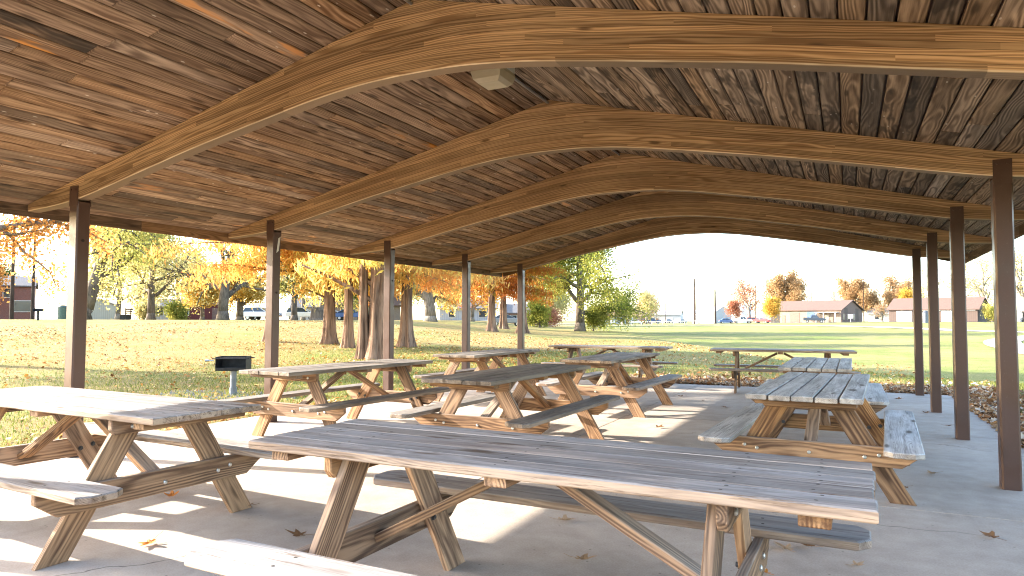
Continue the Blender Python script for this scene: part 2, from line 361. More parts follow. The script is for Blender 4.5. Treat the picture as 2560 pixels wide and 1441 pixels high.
# ---------------------------------------------------------------- materials for the shelter and tables
CEIL_L = wood('ceiling boards warm', (.110, .057, .030), (.44, .285, .175), ring=.016, knots=.7, orange=.18, black=.05, var=(.55, 1.25), blotch=.7, ringc=.7, fibc=.26, sat=(.80, .30), fleck=.8)
CEIL_R = wood('ceiling boards dull', (.110, .068, .041), (.46, .318, .208), ring=.016, knots=.6, orange=.08, black=.28, var=(.50, 1.25), blotch=.75, ringc=.9, fibc=.26, sat=(.80, .32), fleck=.6)
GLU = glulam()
FASC = wood('fascia wood', (.10, .055, .028), (.24, .14, .075), ring=.012, knots=.4)
TOPW = wood('weathered plank', (.175, .092, .042), (.43, .265, .130), grey=(.262, .270, .290), grey_amt=.94, ring=.009, knots=.6, var=(.78, 1.22), blotch=2.1, ringc=.6, streak=.75)
DARKW = wood('dark weathered plank', (.12, .08, .05), (.30, .215, .14), grey=(.165, .162, .165), grey_amt=.92, ring=.009, knots=.6, var=(.75, 1.2), blotch=2.0, ringc=.6, streak=.5)
GREYW = wood('silver grey plank', (.16, .115, .08), (.36, .27, .18), grey=(.56, .575, .60), grey_amt=.97, ring=.009, knots=.5, var=(.88, 1.12), blotch=1.9, ringc=.6, streak=.45)
LEGW = wood('brown frame wood', (.085, .038, .016), (.36, .205, .102), grey=(.33, .31, .285), grey_amt=.45, ring=.013, knots=.6, var=(.66, 1.3), blotch=1.3, ringc=.9, streak=.3)
BOLT = plain('zinc bolt', (.55, .55, .53), .3, .9, var=.1); NUT = plain('dark nut', (.06, .06, .065), .4, .7); SCREW = plain('screw hole', (.035, .030, .026), .8)
def post_mat():
    t = NT('brown painted steel'); p = t.pos()
    n = t.noise(p, 5, 4, .6).outputs[0]; sp = t.noise(p, 70, 4, .75).outputs[0]
    c = t.mix(n, (.060, .028, .019), (.090, .044, .031))
    c = t.mix(t.mr(sp, .60, .72, 0, .55), c, (.13, .09, .075))
    return t.done(t.bsdf(c, t.mr(n, .3, .7,   .28, .48), sp, .08, .003, spec=.4))
POST = post_mat()
ROOFM = plain('brown roofing', (.10, .06, .045), .8); STEEL = plain('galvanised conduit', (.33, .34, .34), .4, .8)

# ---------------------------------------------------------------- picnic shelter
XC, Y0B, BAY = -2.715, 6.37654-2*2.44833, 2.44833
XL, XR, PW = -6.5931, 1.0350, .128
UB = np.array([0, .4, .8, 1.2, 1.75, 2.3, 3.0, 3.5, 3.74, 3.9, 4.2, 4.56]); ZB = np.array([3.006, 2.996, 2.957, 2.895, 2.800, 2.700, 2.557, 2.455, 2.410, 2.390, 2.364, 2.343])
def cub(u):   # smooth interpolation of the underside
    i = min(max(int(np.searchsorted(UB, u))-1, 0), len(UB)-2)
    def sl(k):
        if k == 0: return 0.0
        if k == len(UB)-1: return (ZB[-1]-ZB[-2])/(UB[-1]-UB[-2])
        return (ZB[k+1]-ZB[k-1])/(UB[k+1]-UB[k-1])
    h = UB[i+1]-UB[i]; t = (u-UB[i])/h
    return (2*t**3-3*t*t+1)*ZB[i]+(t**3-2*t*t+t)*h*sl(i)+(-2*t**3+3*t*t)*ZB[i+1]+(t**3-t*t)*h*sl(i+1)
def TOP(u): return 3.540-.2475*u
shelter = thing('picnic_shelter', 'open timber picnic shelter with curved beams and brown steel posts', 'shelter', (0, 0, 0))
YF, YR = .97, 14.36
for k in range(6):
    y = Y0B+BAY*k; mb = MB(); vs = []; gs = []; N = 96; s = 0; pu = None; off = k*23.7
    ya, yb, bv = y+.007, y+.121, .010
    for i in range(N+1):
        u = -4.56+9.12*i/N; zb = cub(abs(u)); zt = TOP(abs(u))-.001
        if pu is not None: s += math.hypot(u-pu[0], zb-pu[1])
        pu = (u, zb); dp = zt-zb
        for yy, zz, q in ((ya+bv, zb, 0.0), (ya, zb+bv, bv), (ya, zt, dp), (yb, zt, dp), (yb, zb+bv, bv), (yb-bv, zb, 0.0)):
            vs.append((XC+u, yy, zz)); gs.append((s+off, yy-ya+.031, q+k*.36+.0005))
    fs = [(i*6+j, i*6+(j+1) % 6, (i+1)*6+(j+1) % 6, (i+1)*6+j) for i in range(N) for j in range(6)] + [tuple(range(6)), tuple(range(N*6, N*6+6))[::-1]]
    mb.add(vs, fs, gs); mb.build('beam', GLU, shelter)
    for px in (XL, XR):
        mb = MB(); zt = cub(3.83)-.012
        ch = .012; sq = [(px+ch, y), (px+PW-ch, y), (px+PW, y+ch), (px+PW, y+PW-ch), (px+PW-ch, y+PW), (px+ch, y+PW), (px, y+PW-ch), (px, y+ch)]
        mb.prism(sq, -.02, zt, 'Z')
        for yy in (y-.001, y+PW-.005): mb.box((px+PW/2, yy+.003, 2.44), (PW-.004, .006, .10+.09))
        for bx in (.03, .098): mb.cyl((px+bx, y-.008, 2.50), (px+bx, y-.001, 2.50), .008, 8)
        mb.build('post', POST, shelter)
PAPER = plain('torn tape', (.62, .60, .55), .7)
mb = MB(); mb.add([(XL+PW+.002, Y0B+2*BAY+.045, 2.12), (XL+PW+.002, Y0B+2*BAY+.085, 2.15), (XL+PW+.002, Y0B+2*BAY+.110, 2.33), (XL+PW+.002, Y0B+2*BAY+.075, 2.31)], [(0, 1, 2, 3)]); mb.build('tape', PAPER, shelter)
for k, zz in ((1, 2.02), (3, 1.9), (2, 1.62)):
    mb = MB(); mb.cyl((XL+PW, Y0B+k*BAY+.06, zz), (XL+PW+.006, Y0B+k*BAY+.06, zz), .014, 10); mb.build('bolt_hole', plain('dark hole', (.02, .015, .012), .8), shelter)
sl = math.hypot(1, .2475)
for side, mt in ((-1, CEIL_L), (1, CEIL_R)):
    mb = MB(); wb = .1385
    nrm = Vector((side*.2475, 0, 1)).normalized(); dn = Vector((side, 0, -.2475)).normalized()
    for i in range(34):
        dist = (i+.5)*wb+.006; y = YF; first = True
        while y < YR-.01:
            L = rnd.uniform(.6, 2.6) if first else rnd.uniform(2.4, 5.2); first = False
            e = min(y+L, YR)
            if YR-e < .5: e = YR
            c = Vector((XC, (y+e)/2, 3.5405))+dn*dist+nrm*.0195
            board(mb, frame(c, (0, 1, 0), nrm), e-y-.002, wb-.012, .038, bev=.007, mi=0); y = e
    mb.build('ceiling_boards', mt, shelter)
    mb = MB(); c = Vector((XC, (YF+YR)/2, 3.5405))+dn*2.40+nrm*.054
    board(mb, frame(c, (0, 1, 0), nrm), YR-YF+.12, 4.82, .03); mb.build('roof_covering', ROOFM, shelter)
    mb = MB(); y = YF
    xx = XC+side*4.595
    for L in (4.2, 4.8, 4.39):
        e = min(y+L, YR); board(mb, frame((xx, (y+e)/2, 2.372), (0, 1, 0), (side, 0, 0)), e-y-.003, .15, .034); y = e
    mb.build('fascia', FASC, shelter)
    for yy in (YF-.02, YR+.02):
        mb = MB(); c = Vector((XC, yy, 3.5405))+dn*2.37-nrm*.03
        board(mb, frame(c, dn, (0, 1, 0)), 4.70, .16, .034); mb.build('barge_board', FASC, shelter)
mb = MB(); tube(mb, [Vector((XC-.01, YF+.2, 3.512)), Vector((XC-.01, 13.6, 3.512))], [.013, .013], 8)
mb.build('conduit', STEEL, shelter)

# ceiling light between the first two visible beams
def lens_mat():
    t = NT('yellowed lens'); p = t.pos(); n = t.noise(p, 12, 3).outputs[0]
    c = t.mix(n, (.46, .38, .25), (.66, .57, .42))
    d = t.bsdf(c, .18, spec=.6); tr = t.n('BsdfTranslucent', {'Color': (.55, .48, .33)}).outputs[0]
    return t.done(t.n('MixShader', {0: .35, 1: d, 2: tr}).outputs[0])
lt = thing('ceiling_light', 'yellowed plastic ceiling light below the roof ridge', 'light', (XC, 5.16, 3.5))
mb = MB(); mb.box((0, 0, -.035), (.28, .28, .07)); mb.build('housing', plain('pale metal', (.55, .54, .48), .4), lt)
mb = MB()
rings = [(.138, -.066), (.144, -.10), (.128, -.16), (.095, -.192)]
vs = []
for hw, z in rings:
    for a, b in ((-1, -1), (1, -1), (1, 1), (-1, 1)): vs.append((a*hw, b*hw, z))
mb.add(vs, [(i*4+j, i*4+(j+1) % 4, (i+1)*4+(j+1) % 4, (i+1)*4+j) for i in range(3) for j in range(4)]+[(12, 13, 14, 15)]); mb.build('lens', lens_mat(), lt)

# ---------------------------------------------------------------- picnic tables
def bolt_mesh():
    mb = MB(); mb.cyl((-.006, 0, 0), (0, 0, 0), .013, 10, .013); mb.cyl((-.010, 0, 0), (-.006, 0, 0), .008, 10, .013)
    o = mb.build('bolt', BOLT); me = o.data; bpy.data.objects.remove(o); return me
BOLTM = bolt_mesh()
def nut_mesh():
    mb = MB(); mb.cyl((0, 0, 0), (.005, 0, 0), .017, 10); mb.cyl((.005, 0, 0), (.014, 0, 0), .010, 6)
    o = mb.build('nut', NUT); me = o.data; bpy.data.objects.remove(o); return me
NUTM = nut_mesh()
def picnic_table(x, y, deg, label, gapped=False, seed=1, top=None, L=2.42, out=0.0):
    r = random.Random(seed); R = thing('picnic_table', label, 'picnic table', (x, y, 0), math.radians(deg), 'picnic tables on the shelter floor')
    topm = top or (GREYW if gapped else TOPW); pw, gap = (.140, .011) if gapped else (.1405, .003)
    mb = MB(); Xa = Vector((1, 0, 0)); Za = Vector((0, 0, 1))
    for i in range(5):
        yy = (i-2)*(pw+gap); z = .741+r.uniform(-.002, .002)
        M = Matrix.Translation((r.uniform(-.006, .006), yy, z)) @ Matrix.Rotation(r.uniform(-.002, .002), 4, 'Z') @ Matrix.Rotation(r.uniform(-.012, .012), 4, 'X')
        board(mb, M, L, pw, .038, .005, rr=r)
        for xx in (-L/2+.16, -.78, -.02, .78, L/2-.16):
            for q in (-.035, .035):
                a = xx+r.uniform(-.015, .015); b = yy+q+r.uniform(-.01, .01); rr_ = r.uniform(.005, .008)
                mb.add([M @ Vector((a+rr_*math.cos(t*pi/3), b-yy+rr_*math.sin(t*pi/3), .0202)) for t in range(6)], [tuple(range(6))], mi=1)
    mb.build('tabletop', [topm, SCREW], R)
    clip = .055
    for s in (-1, 1):
        mb = MB(); l = L+.02; w = .235; px = [(-l/2, -w/2+clip), (-l/2+clip*.8, -w/2), (l/2-clip*.8, -w/2), (l/2, -w/2+clip), (l/2, w/2-clip), (l/2-clip*.8, w/2), (-l/2+clip*.8, w/2), (-l/2, w/2-clip)]
        M = Matrix.Translation((r.uniform(-.02, .02)+(1.6*out if s < 0 else 0), s*.605-(out if s < 0 else 0), .411)) @ Matrix.Rotation(r.uniform(-.004, .004), 4, 'Z')
        board(mb, M, l, w, .038, .006, px, rr=r)
        for xx in (-.80, .0, .80):
            for q in (-.05, .05): 
                a = xx+r.uniform(-.01, .01); b = q+r.uniform(-.01, .01)
                mb.add([M @ Vector((a+.0075*math.cos(t*pi/3), b+.0075*math.sin(t*pi/3), .0202)) for t in range(6)], [tuple(range(6))], mi=1)
        mb.build('bench', [topm, SCREW], R)
    for xx in (-L/2+.155, 0, L/2-.155):
        mb = MB(); board(mb, Matrix.Translation((xx+r.uniform(-.01, .01), 0, .7025)), .089, .66, .038, .004, rr=r)
        mb.gc = [(g[1], g[0], g[2]) for g in mb.gc]; mb.build('cleat', LEGW, R)
    bx = L/2-.42; th = math.atan2(.43, .722); ll = math.hypot(.43, .722)
    for s in (-1, 1):
        l = .66; h = .089; px = [(-l/2, h/2), (-l/2, -h/2+.03), (-l/2+.025, -h/2), (l/2-.025, -h/2), (l/2, -h/2+.03), (l/2, h/2)]
        mb = MB(); board(mb, frame((s*bx, 0, .722-h/2), (0, 1, 0), (1, 0, 0)), l, h, .038, .004, px[::-1], rr=r)
        cb = mb.build('cross_beam', LEGW, R)
        for q in (-.21, .21):
            b = link('bolt', BOLTM, cb); b.location = (s*(bx+.019), q, .722-.05); b.rotation_euler = (0, 0, 0 if s < 0 else pi)
        l = 1.42; h = .140; px = [(-l/2, h/2), (-l/2, h/2-.055), (-l/2+.115, -h/2), (l/2-.115, -h/2), (l/2, h/2-.055), (l/2, h/2)]
        mb = MB(); board(mb, frame((s*bx, 0, .392-h/2), (0, 1, 0), (1, 0, 0)), l, h, .038, .004, px[::-1], rr=r)
        sb = mb.build('seat_beam', LEGW, R)
        for q in (-.455, -.365, 0, .365, .455):
            b = link('bolt', BOLTM, sb); b.location = (s*(bx+.019), q, .322+(.012 if abs(q) > .4 else -.008)); b.rotation_euler = (0, 0, 0 if s < 0 else pi)
        for q in (-1, 1):
            mb = MB(); w = .140; tn = math.tan(th); c = ((bx-.0385)*s, q*.385, .361)
            d = Vector((0, q*.43, -.722)).normalized(); M = frame(c, d, (1, 0, 0)); sg = M.col[1].z  # local y up or down
            k = tn*(1 if sg > 0 else -1)
            px = [(-ll/2+(-w/2)*k, -w/2), (ll/2+(-w/2)*k, -w/2), (ll/2+(w/2)*k, w/2), (-ll/2+(w/2)*k, w/2)]
            board(mb, M, ll, w, .037, .004, px, rr=r); lg = mb.build('leg', LEGW, R)
            for e in (.365, .455):
                b = link('nut', NUTM, lg); b.location = (s*(bx-.0572), q*e, .322+(.012 if e > .4 else -.008)); b.rotation_euler = (0, 0, 0 if s < 0 else pi)
        a = Vector((s*.055, 0, .690)); b = Vector((s*(bx-.022), 0, .315)); d = b-a; c = (a+b)/2
        mb = MB(); M = frame(c, d, (0, 1, 0)); ln = d.length; w = .089
        board(mb, frame(c, d, Vector((0, 1, 0)).cross(d)), ln, w, .038, .004, rr=r)
        mb.build('brace', LEGW, R)
    return R
picnic_table(-4.47, 2.83, -2.8, 'sun bleached picnic table at the left edge, only its right end shaded by the roof', seed=11)
picnic_table(-1.13, 2.52, -.8, 'large weathered picnic table nearest the viewer, long honey coloured edge facing front', seed=12, L=2.40, out=.085)
picnic_table(-5.23, 6.32, 87.0, 'grey picnic table beside the left posts with a dark shaded bench, behind the bleached table', seed=13, top=DARKW)
picnic_table(-3.06, 6.36, 89.2, 'dark grey picnic table in the middle of the floor, directly behind the nearest table', seed=14, top=DARKW)
picnic_table(-5.27, 9.97, 90.4, 'small looking grey brown picnic table far back beside the left posts', seed=15, top=DARKW)
picnic_table(-3.08, 9.70, 89.3, 'grey picnic table in the far middle with two right legs standing in sun', seed=16)
picnic_table(-4.35, 13.40, .5, 'picnic table set crosswise at the far end, the left of the two', seed=17)
picnic_table(-1.10, 13.33, 4.5, 'crosswise picnic table at the far end, right of the two, thin legs against the lawn', seed=18)
picnic_table(-.333, 9.45, 89.6, 'silver gapped plank picnic table half hidden behind a like one on the right', True, seed=19)
picnic_table(-.238, 6.34, 87.5, 'silver gapped plank picnic table on the right beside the right posts, its end facing front', True, seed=20)

# ---------------------------------------------------------------- barbecue grill
IRON = plain('sooty iron', (.022, .021, .021), .55, .5, var=.4, sc=12); GALV = plain('grey painted pipe', (.17, .19, .22), .5, .5)
gr = thing('barbecue_grill', 'black box barbecue grill on a grey pipe post in the lawn', 'grill', (-9.66, 8.65, hz(-9.66, 8.65)), YAW+.12)
mb = MB()
mb.box((0, 0, .43), (.50, .36, .012)); mb.box((0, .18, .545), (.50, .010, .24)); mb.box((-.25, 0, .545), (.010, .36, .24)); mb.box((.25, 0, .545), (.010, .36, .24)); mb.box((0, -.18, .455), (.50, .010, .05))
mb.build('firebox', IRON, gr)
mb = MB()
for i in range(15): mb.cyl((-.23+i*.033, -.2, .635), (-.23+i*.033, .18, .635), .006, 6)
for yy in (-.2, .18): mb.cyl((-.30, yy, .635), (.31, yy, .635), .010, 6)
mb.build('grate', IRON, gr)
mb = MB(); mb.cyl((-.30, -.12, .60), (-.40, -.12, .60), .012, 8); mb.cyl((-.38, -.12, .60), (-.44, -.12, .60), .02, 8); mb.build('handle', STEEL, gr)
mb = MB(); mb.cyl((0, 0, .08), (0, 0, .43), .052, 12); mb.cyl((0, 0, -.02), (0, 0, .12), .064, 12); mb.build('post', GALV, gr)
# ground patch below the grill
rg = np.random.default_rng(5)
gp = MB()
for i in range(420):
    a = rg.uniform(0, 2*pi); q = .95*math.sqrt(rg.random()); x = -9.6+q*math.cos(a)*1.5; y = 8.45+q*math.sin(a)*.7; s = rg.uniform(.012, .035)
    gp.add([(x-s, y, hz(x, y)), (x, y-s, hz(x, y)), (x+s, y, hz(x, y)), (x, y+s, hz(x, y)), (x, y, hz(x, y)+s*.7+.01)], [(0, 1, 4), (1, 2, 4), (2, 3, 4), (3, 0, 4)], rv=rg.random())
o = gp.build('gravel', plain('grey gravel', (.26, .245, .23), .9, var=.4, sc=40)); o['kind'] = 'stuff'; o['label'] = 'grey gravel patch around the grill post'

# ---------------------------------------------------------------- leaves and grass on the ground
def litter_mat(name, cols):
    t = NT(name); rv = t.attr('rv', 'Fac'); n = len(cols); c = t.ramp(rv, [(i/(n-1), k) for i, k in enumerate(cols)])
    return t.done(t.n('MixShader', {0: .15, 1: t.bsdf(c, .75, spec=.25), 2: t.n('BsdfTranslucent', {'Color': c}).outputs[0]}).outputs[0])
LIT = litter_mat('dry leaf litter', [(.12, .06, .03), (.24, .115, .05), (.38, .19, .08), (.42, .26, .13), (.50, .38, .26), (.60, .52, .43)])
LITO = litter_mat('orange leaf litter', [(.14, .065, .025), (.33, .14, .035), (.46, .22, .05), (.50, .30, .10), (.50, .40, .24)])
def litter(pts, size, rg, flat=.35):
    N = len(pts); cen = np.column_stack([pts, hgt(pts[:, 0], pts[:, 1])+.012+rg.random(N)*.03])
    a = rg.uniform(0, 2*pi, N); d = np.column_stack([np.cos(a), np.sin(a), rg.normal(0, flat, N)]); e = np.column_stack([-np.sin(a), np.cos(a), rg.normal(0, flat, N)])
    s = (size*(.5+rg.random(N)))[:, None]; lift = np.column_stack([np.zeros(N), np.zeros(N), rg.uniform(.1, .5, N)])*s*.5
    return np.stack([cen-d*s*.5, cen+e*s*.32+lift, cen+d*s*.5, cen-e*s*.32+lift], 1)
rg = np.random.default_rng(11)
n = 9000
b1 = np.column_stack([SX1-.02+np.abs(rg.gamma(1.3, .42, n)), rg.uniform(1.5, 15.2, n)])
n2 = 12000
b2 = np.column_stack([rg.uniform(-5.2, 2.6, n2), SY1+np.abs(rg.gamma(1.3, .48, n2))]); b2 = b2[rg.random(len(b2)) < np.clip((b2[:, 0]+5.2)/2.5, 0, 1)]
n3 = 2500
b3 = np.column_stack([SX0-np.abs(rg.gamma(1.2, .25, n3)), rg.uniform(2, 14, n3)])
P = np.concatenate([b1, b2])
o = quads('leaf_litter', litter(P, .085, rg, .55), rg.random(len(P)), LIT); o['kind'] = 'stuff'; o['label'] = 'thick drift of dry brown leaves along the right and far slab edges'
n4 = 27000
Q = np.column_stack([rg.uniform(-40, SX0-.05, n4), rg.uniform(2.5, 42, n4)]); dd = np.hypot(Q[:, 0], Q[:, 1])
from mathutils import noise as mnoise
keep = np.array([mnoise.noise(Vector((q[0]*.25, q[1]*.25, 1.7)))*.9+.52 for q in Q]); Q = Q[rg.random(n4) < np.clip(keep, .06, 1)]
Q2 = np.column_stack([rg.uniform(-14, 3, 2600), rg.uniform(SY1+.3, 34, 2600)])
Q = np.concatenate([Q, Q2, b3[:900]]); s_ = np.where(np.hypot(Q[:, 0], Q[:, 1]) > 16, .085, .065)[:, None]
o = quads('scattered_leaves', litter(Q, s_[:, 0], rg, .4), rg.random(len(Q)), LITO); o['kind'] = 'stuff'; o['label'] = 'fallen orange and brown leaves scattered over the left lawn'
def blades(pts, hgtm, rg):
    N = len(pts); z = hgt(pts[:, 0], pts[:, 1]); a = rg.uniform(0, 2*pi, N); w = .004+.004*rg.random(N)
    base = np.column_stack([pts, z-.01]); t = np.column_stack([np.cos(a), np.sin(a), np.zeros(N)])*w[:, None]
    ln = rg.normal(0, .45, (N, 2)); h = hgtm*(.5+rg.random(N)); tip = base+np.column_stack([ln*h[:, None], h+.01])
    return np.stack([base-t, base+t, tip+t*.25, tip-t*.25], 1)
def grass_mat():
    t = NT('grass blades'); rv = t.attr('rv', 'Fac'); c = t.ramp(rv, [(0, (.06, .10, .018)), (.45, (.14, .17, .035)), (.75, (.25, .235, .075)), (1, (.38, .31, .14))])
    return t.done(t.n('MixShader', {0: .4, 1: t.n('BsdfDiffuse', {'Color': c}).outputs[0], 2: t.n('BsdfTranslucent', {'Color': c}).outputs[0]}).outputs[0])
N = 70000
A = np.column_stack([SX0-.02-np.abs(rg.gamma(1.6, 3.2, N)), rg.uniform(1.5, 26, N)])
B = np.column_stack([rg.uniform(-9, 8, 26000), SY1+.05+rg.gamma(1.6, 3.0, 26000)])
Cg = np.column_stack([SX1+.05+rg.gamma(1.5, 1.6, 16000), rg.uniform(1.5, 18, 16000)])
G = np.concatenate([A, B, Cg])
o = quads('grass', blades(G, .045, rg), rg.random(len(G)), grass_mat()); o['kind'] = 'stuff'; o['label'] = 'short mixed green and straw grass around the slab'

# single leaves lying on the slab
LEAFM = [litter_mat('leaf brown', [(.16, .08, .035), (.22, .12, .06)]), litter_mat('leaf tan', [(.34, .22, .12), (.42, .30, .2)]), litter_mat('leaf orange', [(.50, .16, .03), (.55, .24, .05)])]
LP = [(-3.58, 2.64, 2, 1.3, 'bright orange leaf lying in sun left of the nearest bench'), (-3.69, 3.45, 0, 1.2, 'brown leaf by the right foot of the bleached table'),
 (-2.93, 3.13, 0, 1.3, 'curled brown leaf in shade just above the nearest bench'), (-4.39, 3.4, 2, 1.2, 'reddish leaf under the bleached table'), (-2.01, 3.31, 0, .7, 'small brown leaf under the nearest tabletop'),
 (-1.64, 4.11, 1, 1.2, 'pale leaf at the corner of the sunlit floor patch'), (-1.29, 3.49, 1, 1.2, 'tan star shaped leaf in shade under the nearest table'), (-.34, 4.15, 1, 1.4, 'large pale leaf below the far bench of the nearest table'),
 (-.22, 4.26, 0, 1.1, 'brown leaf touching a large pale one below the nearest bench end'), (.62, 6.73, 1, 1.0, 'curled tan leaf between the silver table and right posts'), (.74, 4.93, 0, 1.1, 'brown leaf with long stem on open floor, lower right'),
 (.02, 4.05, 1, .8, 'small tan leaf near the lower right edge'), (-.4, 3.73, 2, .8, 'orange leaf at the bottom edge right of the nearest table'), (-2.03, 8.14, 0, 1.3, 'dark curled leaf in the sunlit aisle between tables'),
 (-2.52, 11.6, 0, 1.2, 'dark leaf on the far floor beside the far middle table legs'), (-2.09, 11.19, 0, .9, 'small dark leaf in the far aisle'), (-1.62, 10.43, 0, 1.2, 'brown leaf at the edge of the far sun patch'),
 (.36, 10.95, 1, 1.3, 'crumpled white tan leaf right of the rear silver table'), (.73, 12.83, 0, 1.3, 'brown leaf near the last right post'), (.37, 6.08, 0, .9, 'thin leaf beside the silver table foot'),
 (1.08, 9.86, 0, 1.0, 'brown leaf beside the third right post'), (.95, 11.1, 0, 1.2, 'brown leaf leaning on the second farthest right post')]
for i, (x, y, m, s, lab) in enumerate(LP):
    r = random.Random(i+50); mb = MB(); N = 22; rim = []
    for k in range(N):
        t = 2*pi*k/N; q = .030*(1+.42*math.cos(5*t)+.10*math.cos(11*t+1))*(1.25+.35*math.cos(t)); rim.append((q*math.cos(t)*1.2, q*math.sin(t)))
    cu = r.uniform(1, 6); cv = r.uniform(2, 12)
    zz = lambda a, b: .008+cu*a*a*.5+cv*b*b*.6+r.uniform(0, .009)
    vs = [(0, 0, .006)]+[(a*.55, b*.55, zz(a*.55, b*.55)) for a, b in rim]+[(a, b, zz(a, b)) for a, b in rim]
    fs = [(0, 1+k, 1+(k+1) % N) for k in range(N)]+[(1+k, 1+N+k, 1+N+(k+1) % N, 1+(k+1) % N) for k in range(N)]
    mb.add([Vector(v)*s*.8 for v in vs], fs, rv=r.random())
    tube(mb, [Vector((-.02, 0, .010))*s, Vector((-.055, .004, .014))*s, Vector((-.085, .015, .022))*s], [.0014, .0012, .001], 4)
    o = mb.build('fallen_leaf', LEAFM[m]); o.location = (x, y, 0); o.rotation_euler = (r.uniform(-.15, .15), r.uniform(-.15, .15), r.uniform(0, 6.28))
    o.location.z = .004; tag(o, lab, 'leaf', 'single leaves on the concrete floor')

# ---------------------------------------------------------------- trees
BK_GREY = bark('grey bark', (.085, .070, .055), (.26, .22, .18)); BK_DARK = bark('dark bark', (.045, .036, .028), (.16, .125, .095)); BK_CYP = bark('fibrous cypress bark', (.050, .028, .018), (.255, .160, .105), (11, 11, .7))
F_YEL = foliage('yellow green leaves', [(0.125, 0.167, 0.035), (0.250, 0.271, 0.063), (0.403, 0.361, 0.104), (0.473, 0.382, 0.139), (0.473, 0.306, 0.104)])
F_ORA = foliage('orange leaves', [(.34, .12, .035), (.50, .21, .06), (.56, .30, .09), (.58, .40, .15)])
F_GOLD = foliage('gold leaves', [(.34, .20, .04), (.50, .31, .06), (.56, .38, .09), (.46, .38, .12)])
F_PALE = foliage('pale yellow leaves', [(0.271, 0.271, 0.100), (0.399, 0.370, 0.143), (0.485, 0.414, 0.200), (0.442, 0.343, 0.171)])
F_CYP = foliage('cypress orange', [(.21, .29, .06), (.40, .41, .11), (.64, .46, .13), (.66, .32, .09), (.50, .19, .055)], .6)
F_CYPO = foliage('cypress deep orange', [(.24, .30, .07), (.52, .38, .11), (.66, .33, .09), (.60, .22, .065), (.44, .14, .045)], .6)
F_RUST = foliage('cypress rust', [(0.094, 0.144, 0.022), (0.216, 0.158, 0.022), (0.331, 0.108, 0.022), (0.259, 0.061, 0.014), (0.360, 0.144, 0.036)], .3)
F_GREEN = foliage('green turning leaves', [(0.053, 0.092, 0.020), (0.132, 0.172, 0.033), (0.277, 0.271, 0.053), (0.396, 0.343, 0.079), (0.449, 0.370, 0.119)], .35)
F_RED = foliage('red leaves', [(.28, .10, .06), (.42, .19, .11), (.52, .30, .20)]); F_TAN = foliage('tan leaves', [(0.255, 0.162, 0.085), (0.374, 0.238, 0.119), (0.442, 0.323, 0.187)])
F_DKG = foliage('evergreen leaves', [(.02, .045, .012), (.045, .08, .02), (.10, .13, .03)])

def rot_dir(d, ang, az):
    o = d.orthogonal().normalized(); o.rotate(Matrix.Rotation(az, 3, d)); v = d*math.cos(ang)+o*math.sin(ang); return v.normalized()
def grow(mb, p, d, L, r, lev, P, R, tips, sides):
    n = P['seg'][lev]; pts = [p.copy()]; rad = [r]; r1 = r*P['taper'][lev]
    for i in range(n):
        d = (d+Vector((R.gauss(0, 1), R.gauss(0, 1), R.gauss(0, 1)))*P['wob'][lev]+Vector((0, 0, P['up'][lev]))).normalized()
        p = p+d*(L/n); pts.append(p.copy()); rad.append(r+(r1-r)*(i+1)/n)
    tube(mb, pts, rad, sides[lev])
    last = lev+1 >= len(P['kids'])
    if last or P['leaf_from'] <= lev:
        for i in range(1, len(pts)): tips.append((pts[i], lev))
    if last: return
    k = P['kids'][lev]
    for i in range(k):
        t = P['start'][lev]+(1-P['start'][lev])*(i+R.random()*.8)/k; t = min(t, .999)
        j = min(int(t*n), n-1); q = pts[j].lerp(pts[j+1], t*n-j); rr = rad[j]*P['rr'][lev]
        dd = (pts[j+1]-pts[j]).normalized(); ang = R.uniform(*P['ang'][lev]); az = i*2.4+R.uniform(-.5, .5)+P.get('az', 0)
        grow(mb, q, rot_dir(dd, ang, az), L*P['len'][lev]*R.uniform(.75, 1.15)*(1-.35*t), max(rr, .006), lev+1, P, R, tips, sides)
BROAD = dict(seg=(7, 6, 5, 4), taper=(.45, .35, .35, .3), wob=(.05, .12, .16, .2), up=(.02, .0, -.05, -.02), kids=(8, 6, 5, 0), start=(.32, .25, .2, 0), rr=(.55, .6, .6, .5), ang=((.6, 1.1), (.5, .95), (.5, 1.0), (.5, 1)), len=(.80, .6, .55, .5), leaf_from=2)
BROAD['kids'] = (8, 6, 5); BROAD = {k: v for k, v in BROAD.items()}
def P_(**kw): q = dict(BROAD); q.update(kw); return q
def tree(name, label, loc, H, r, seed, P, leafm, barkm, nleaf, lsize, spread, group=None, lean=(0, 0), hang=0.0, aspect=.65, sides=(12, 7, 5, 3, 3), rz=0.0, cat='tree', clipz=None):
    R = random.Random(seed); rgn = np.random.default_rng(seed)
    root = thing(name, label, cat, (loc[0], loc[1], hz(*loc)), rz, group)
    mb = MB(); tips = []
    d = Vector((lean[0], lean[1], 1)).normalized()
    tube(mb, [Vector((0, 0, -.15)), Vector((0, 0, .12*H*.3)), d*(H*.06)], [r*1.40, r*1.10, r*1.02], sides[0])
    grow(mb, d*(H*.055), d, H*P.get('trunk', .62), r, 0, P, R, tips, sides)
    mb.build('trunk', barkm, root, smooth=True)
    if nleaf:
        T = np.array([t[0] for t in tips]); idx = rgn.integers(0, len(T), nleaf)
        c = T[idx]+rgn.normal(0, spread, (nleaf, 3)); c[:, 2] -= np.abs(rgn.normal(0, spread*.3, nleaf))
        if clipz is not None: c = c[c[:, 2] > clipz]
        tr = rgn.random(len(T))*.6
        quads('crown', leaf_quads(c, lsize, rgn, aspect, hang), np.clip(tr[idx][:len(c)]+rgn.random(len(c))*.4, 0, 1), leafm, root)
    return root
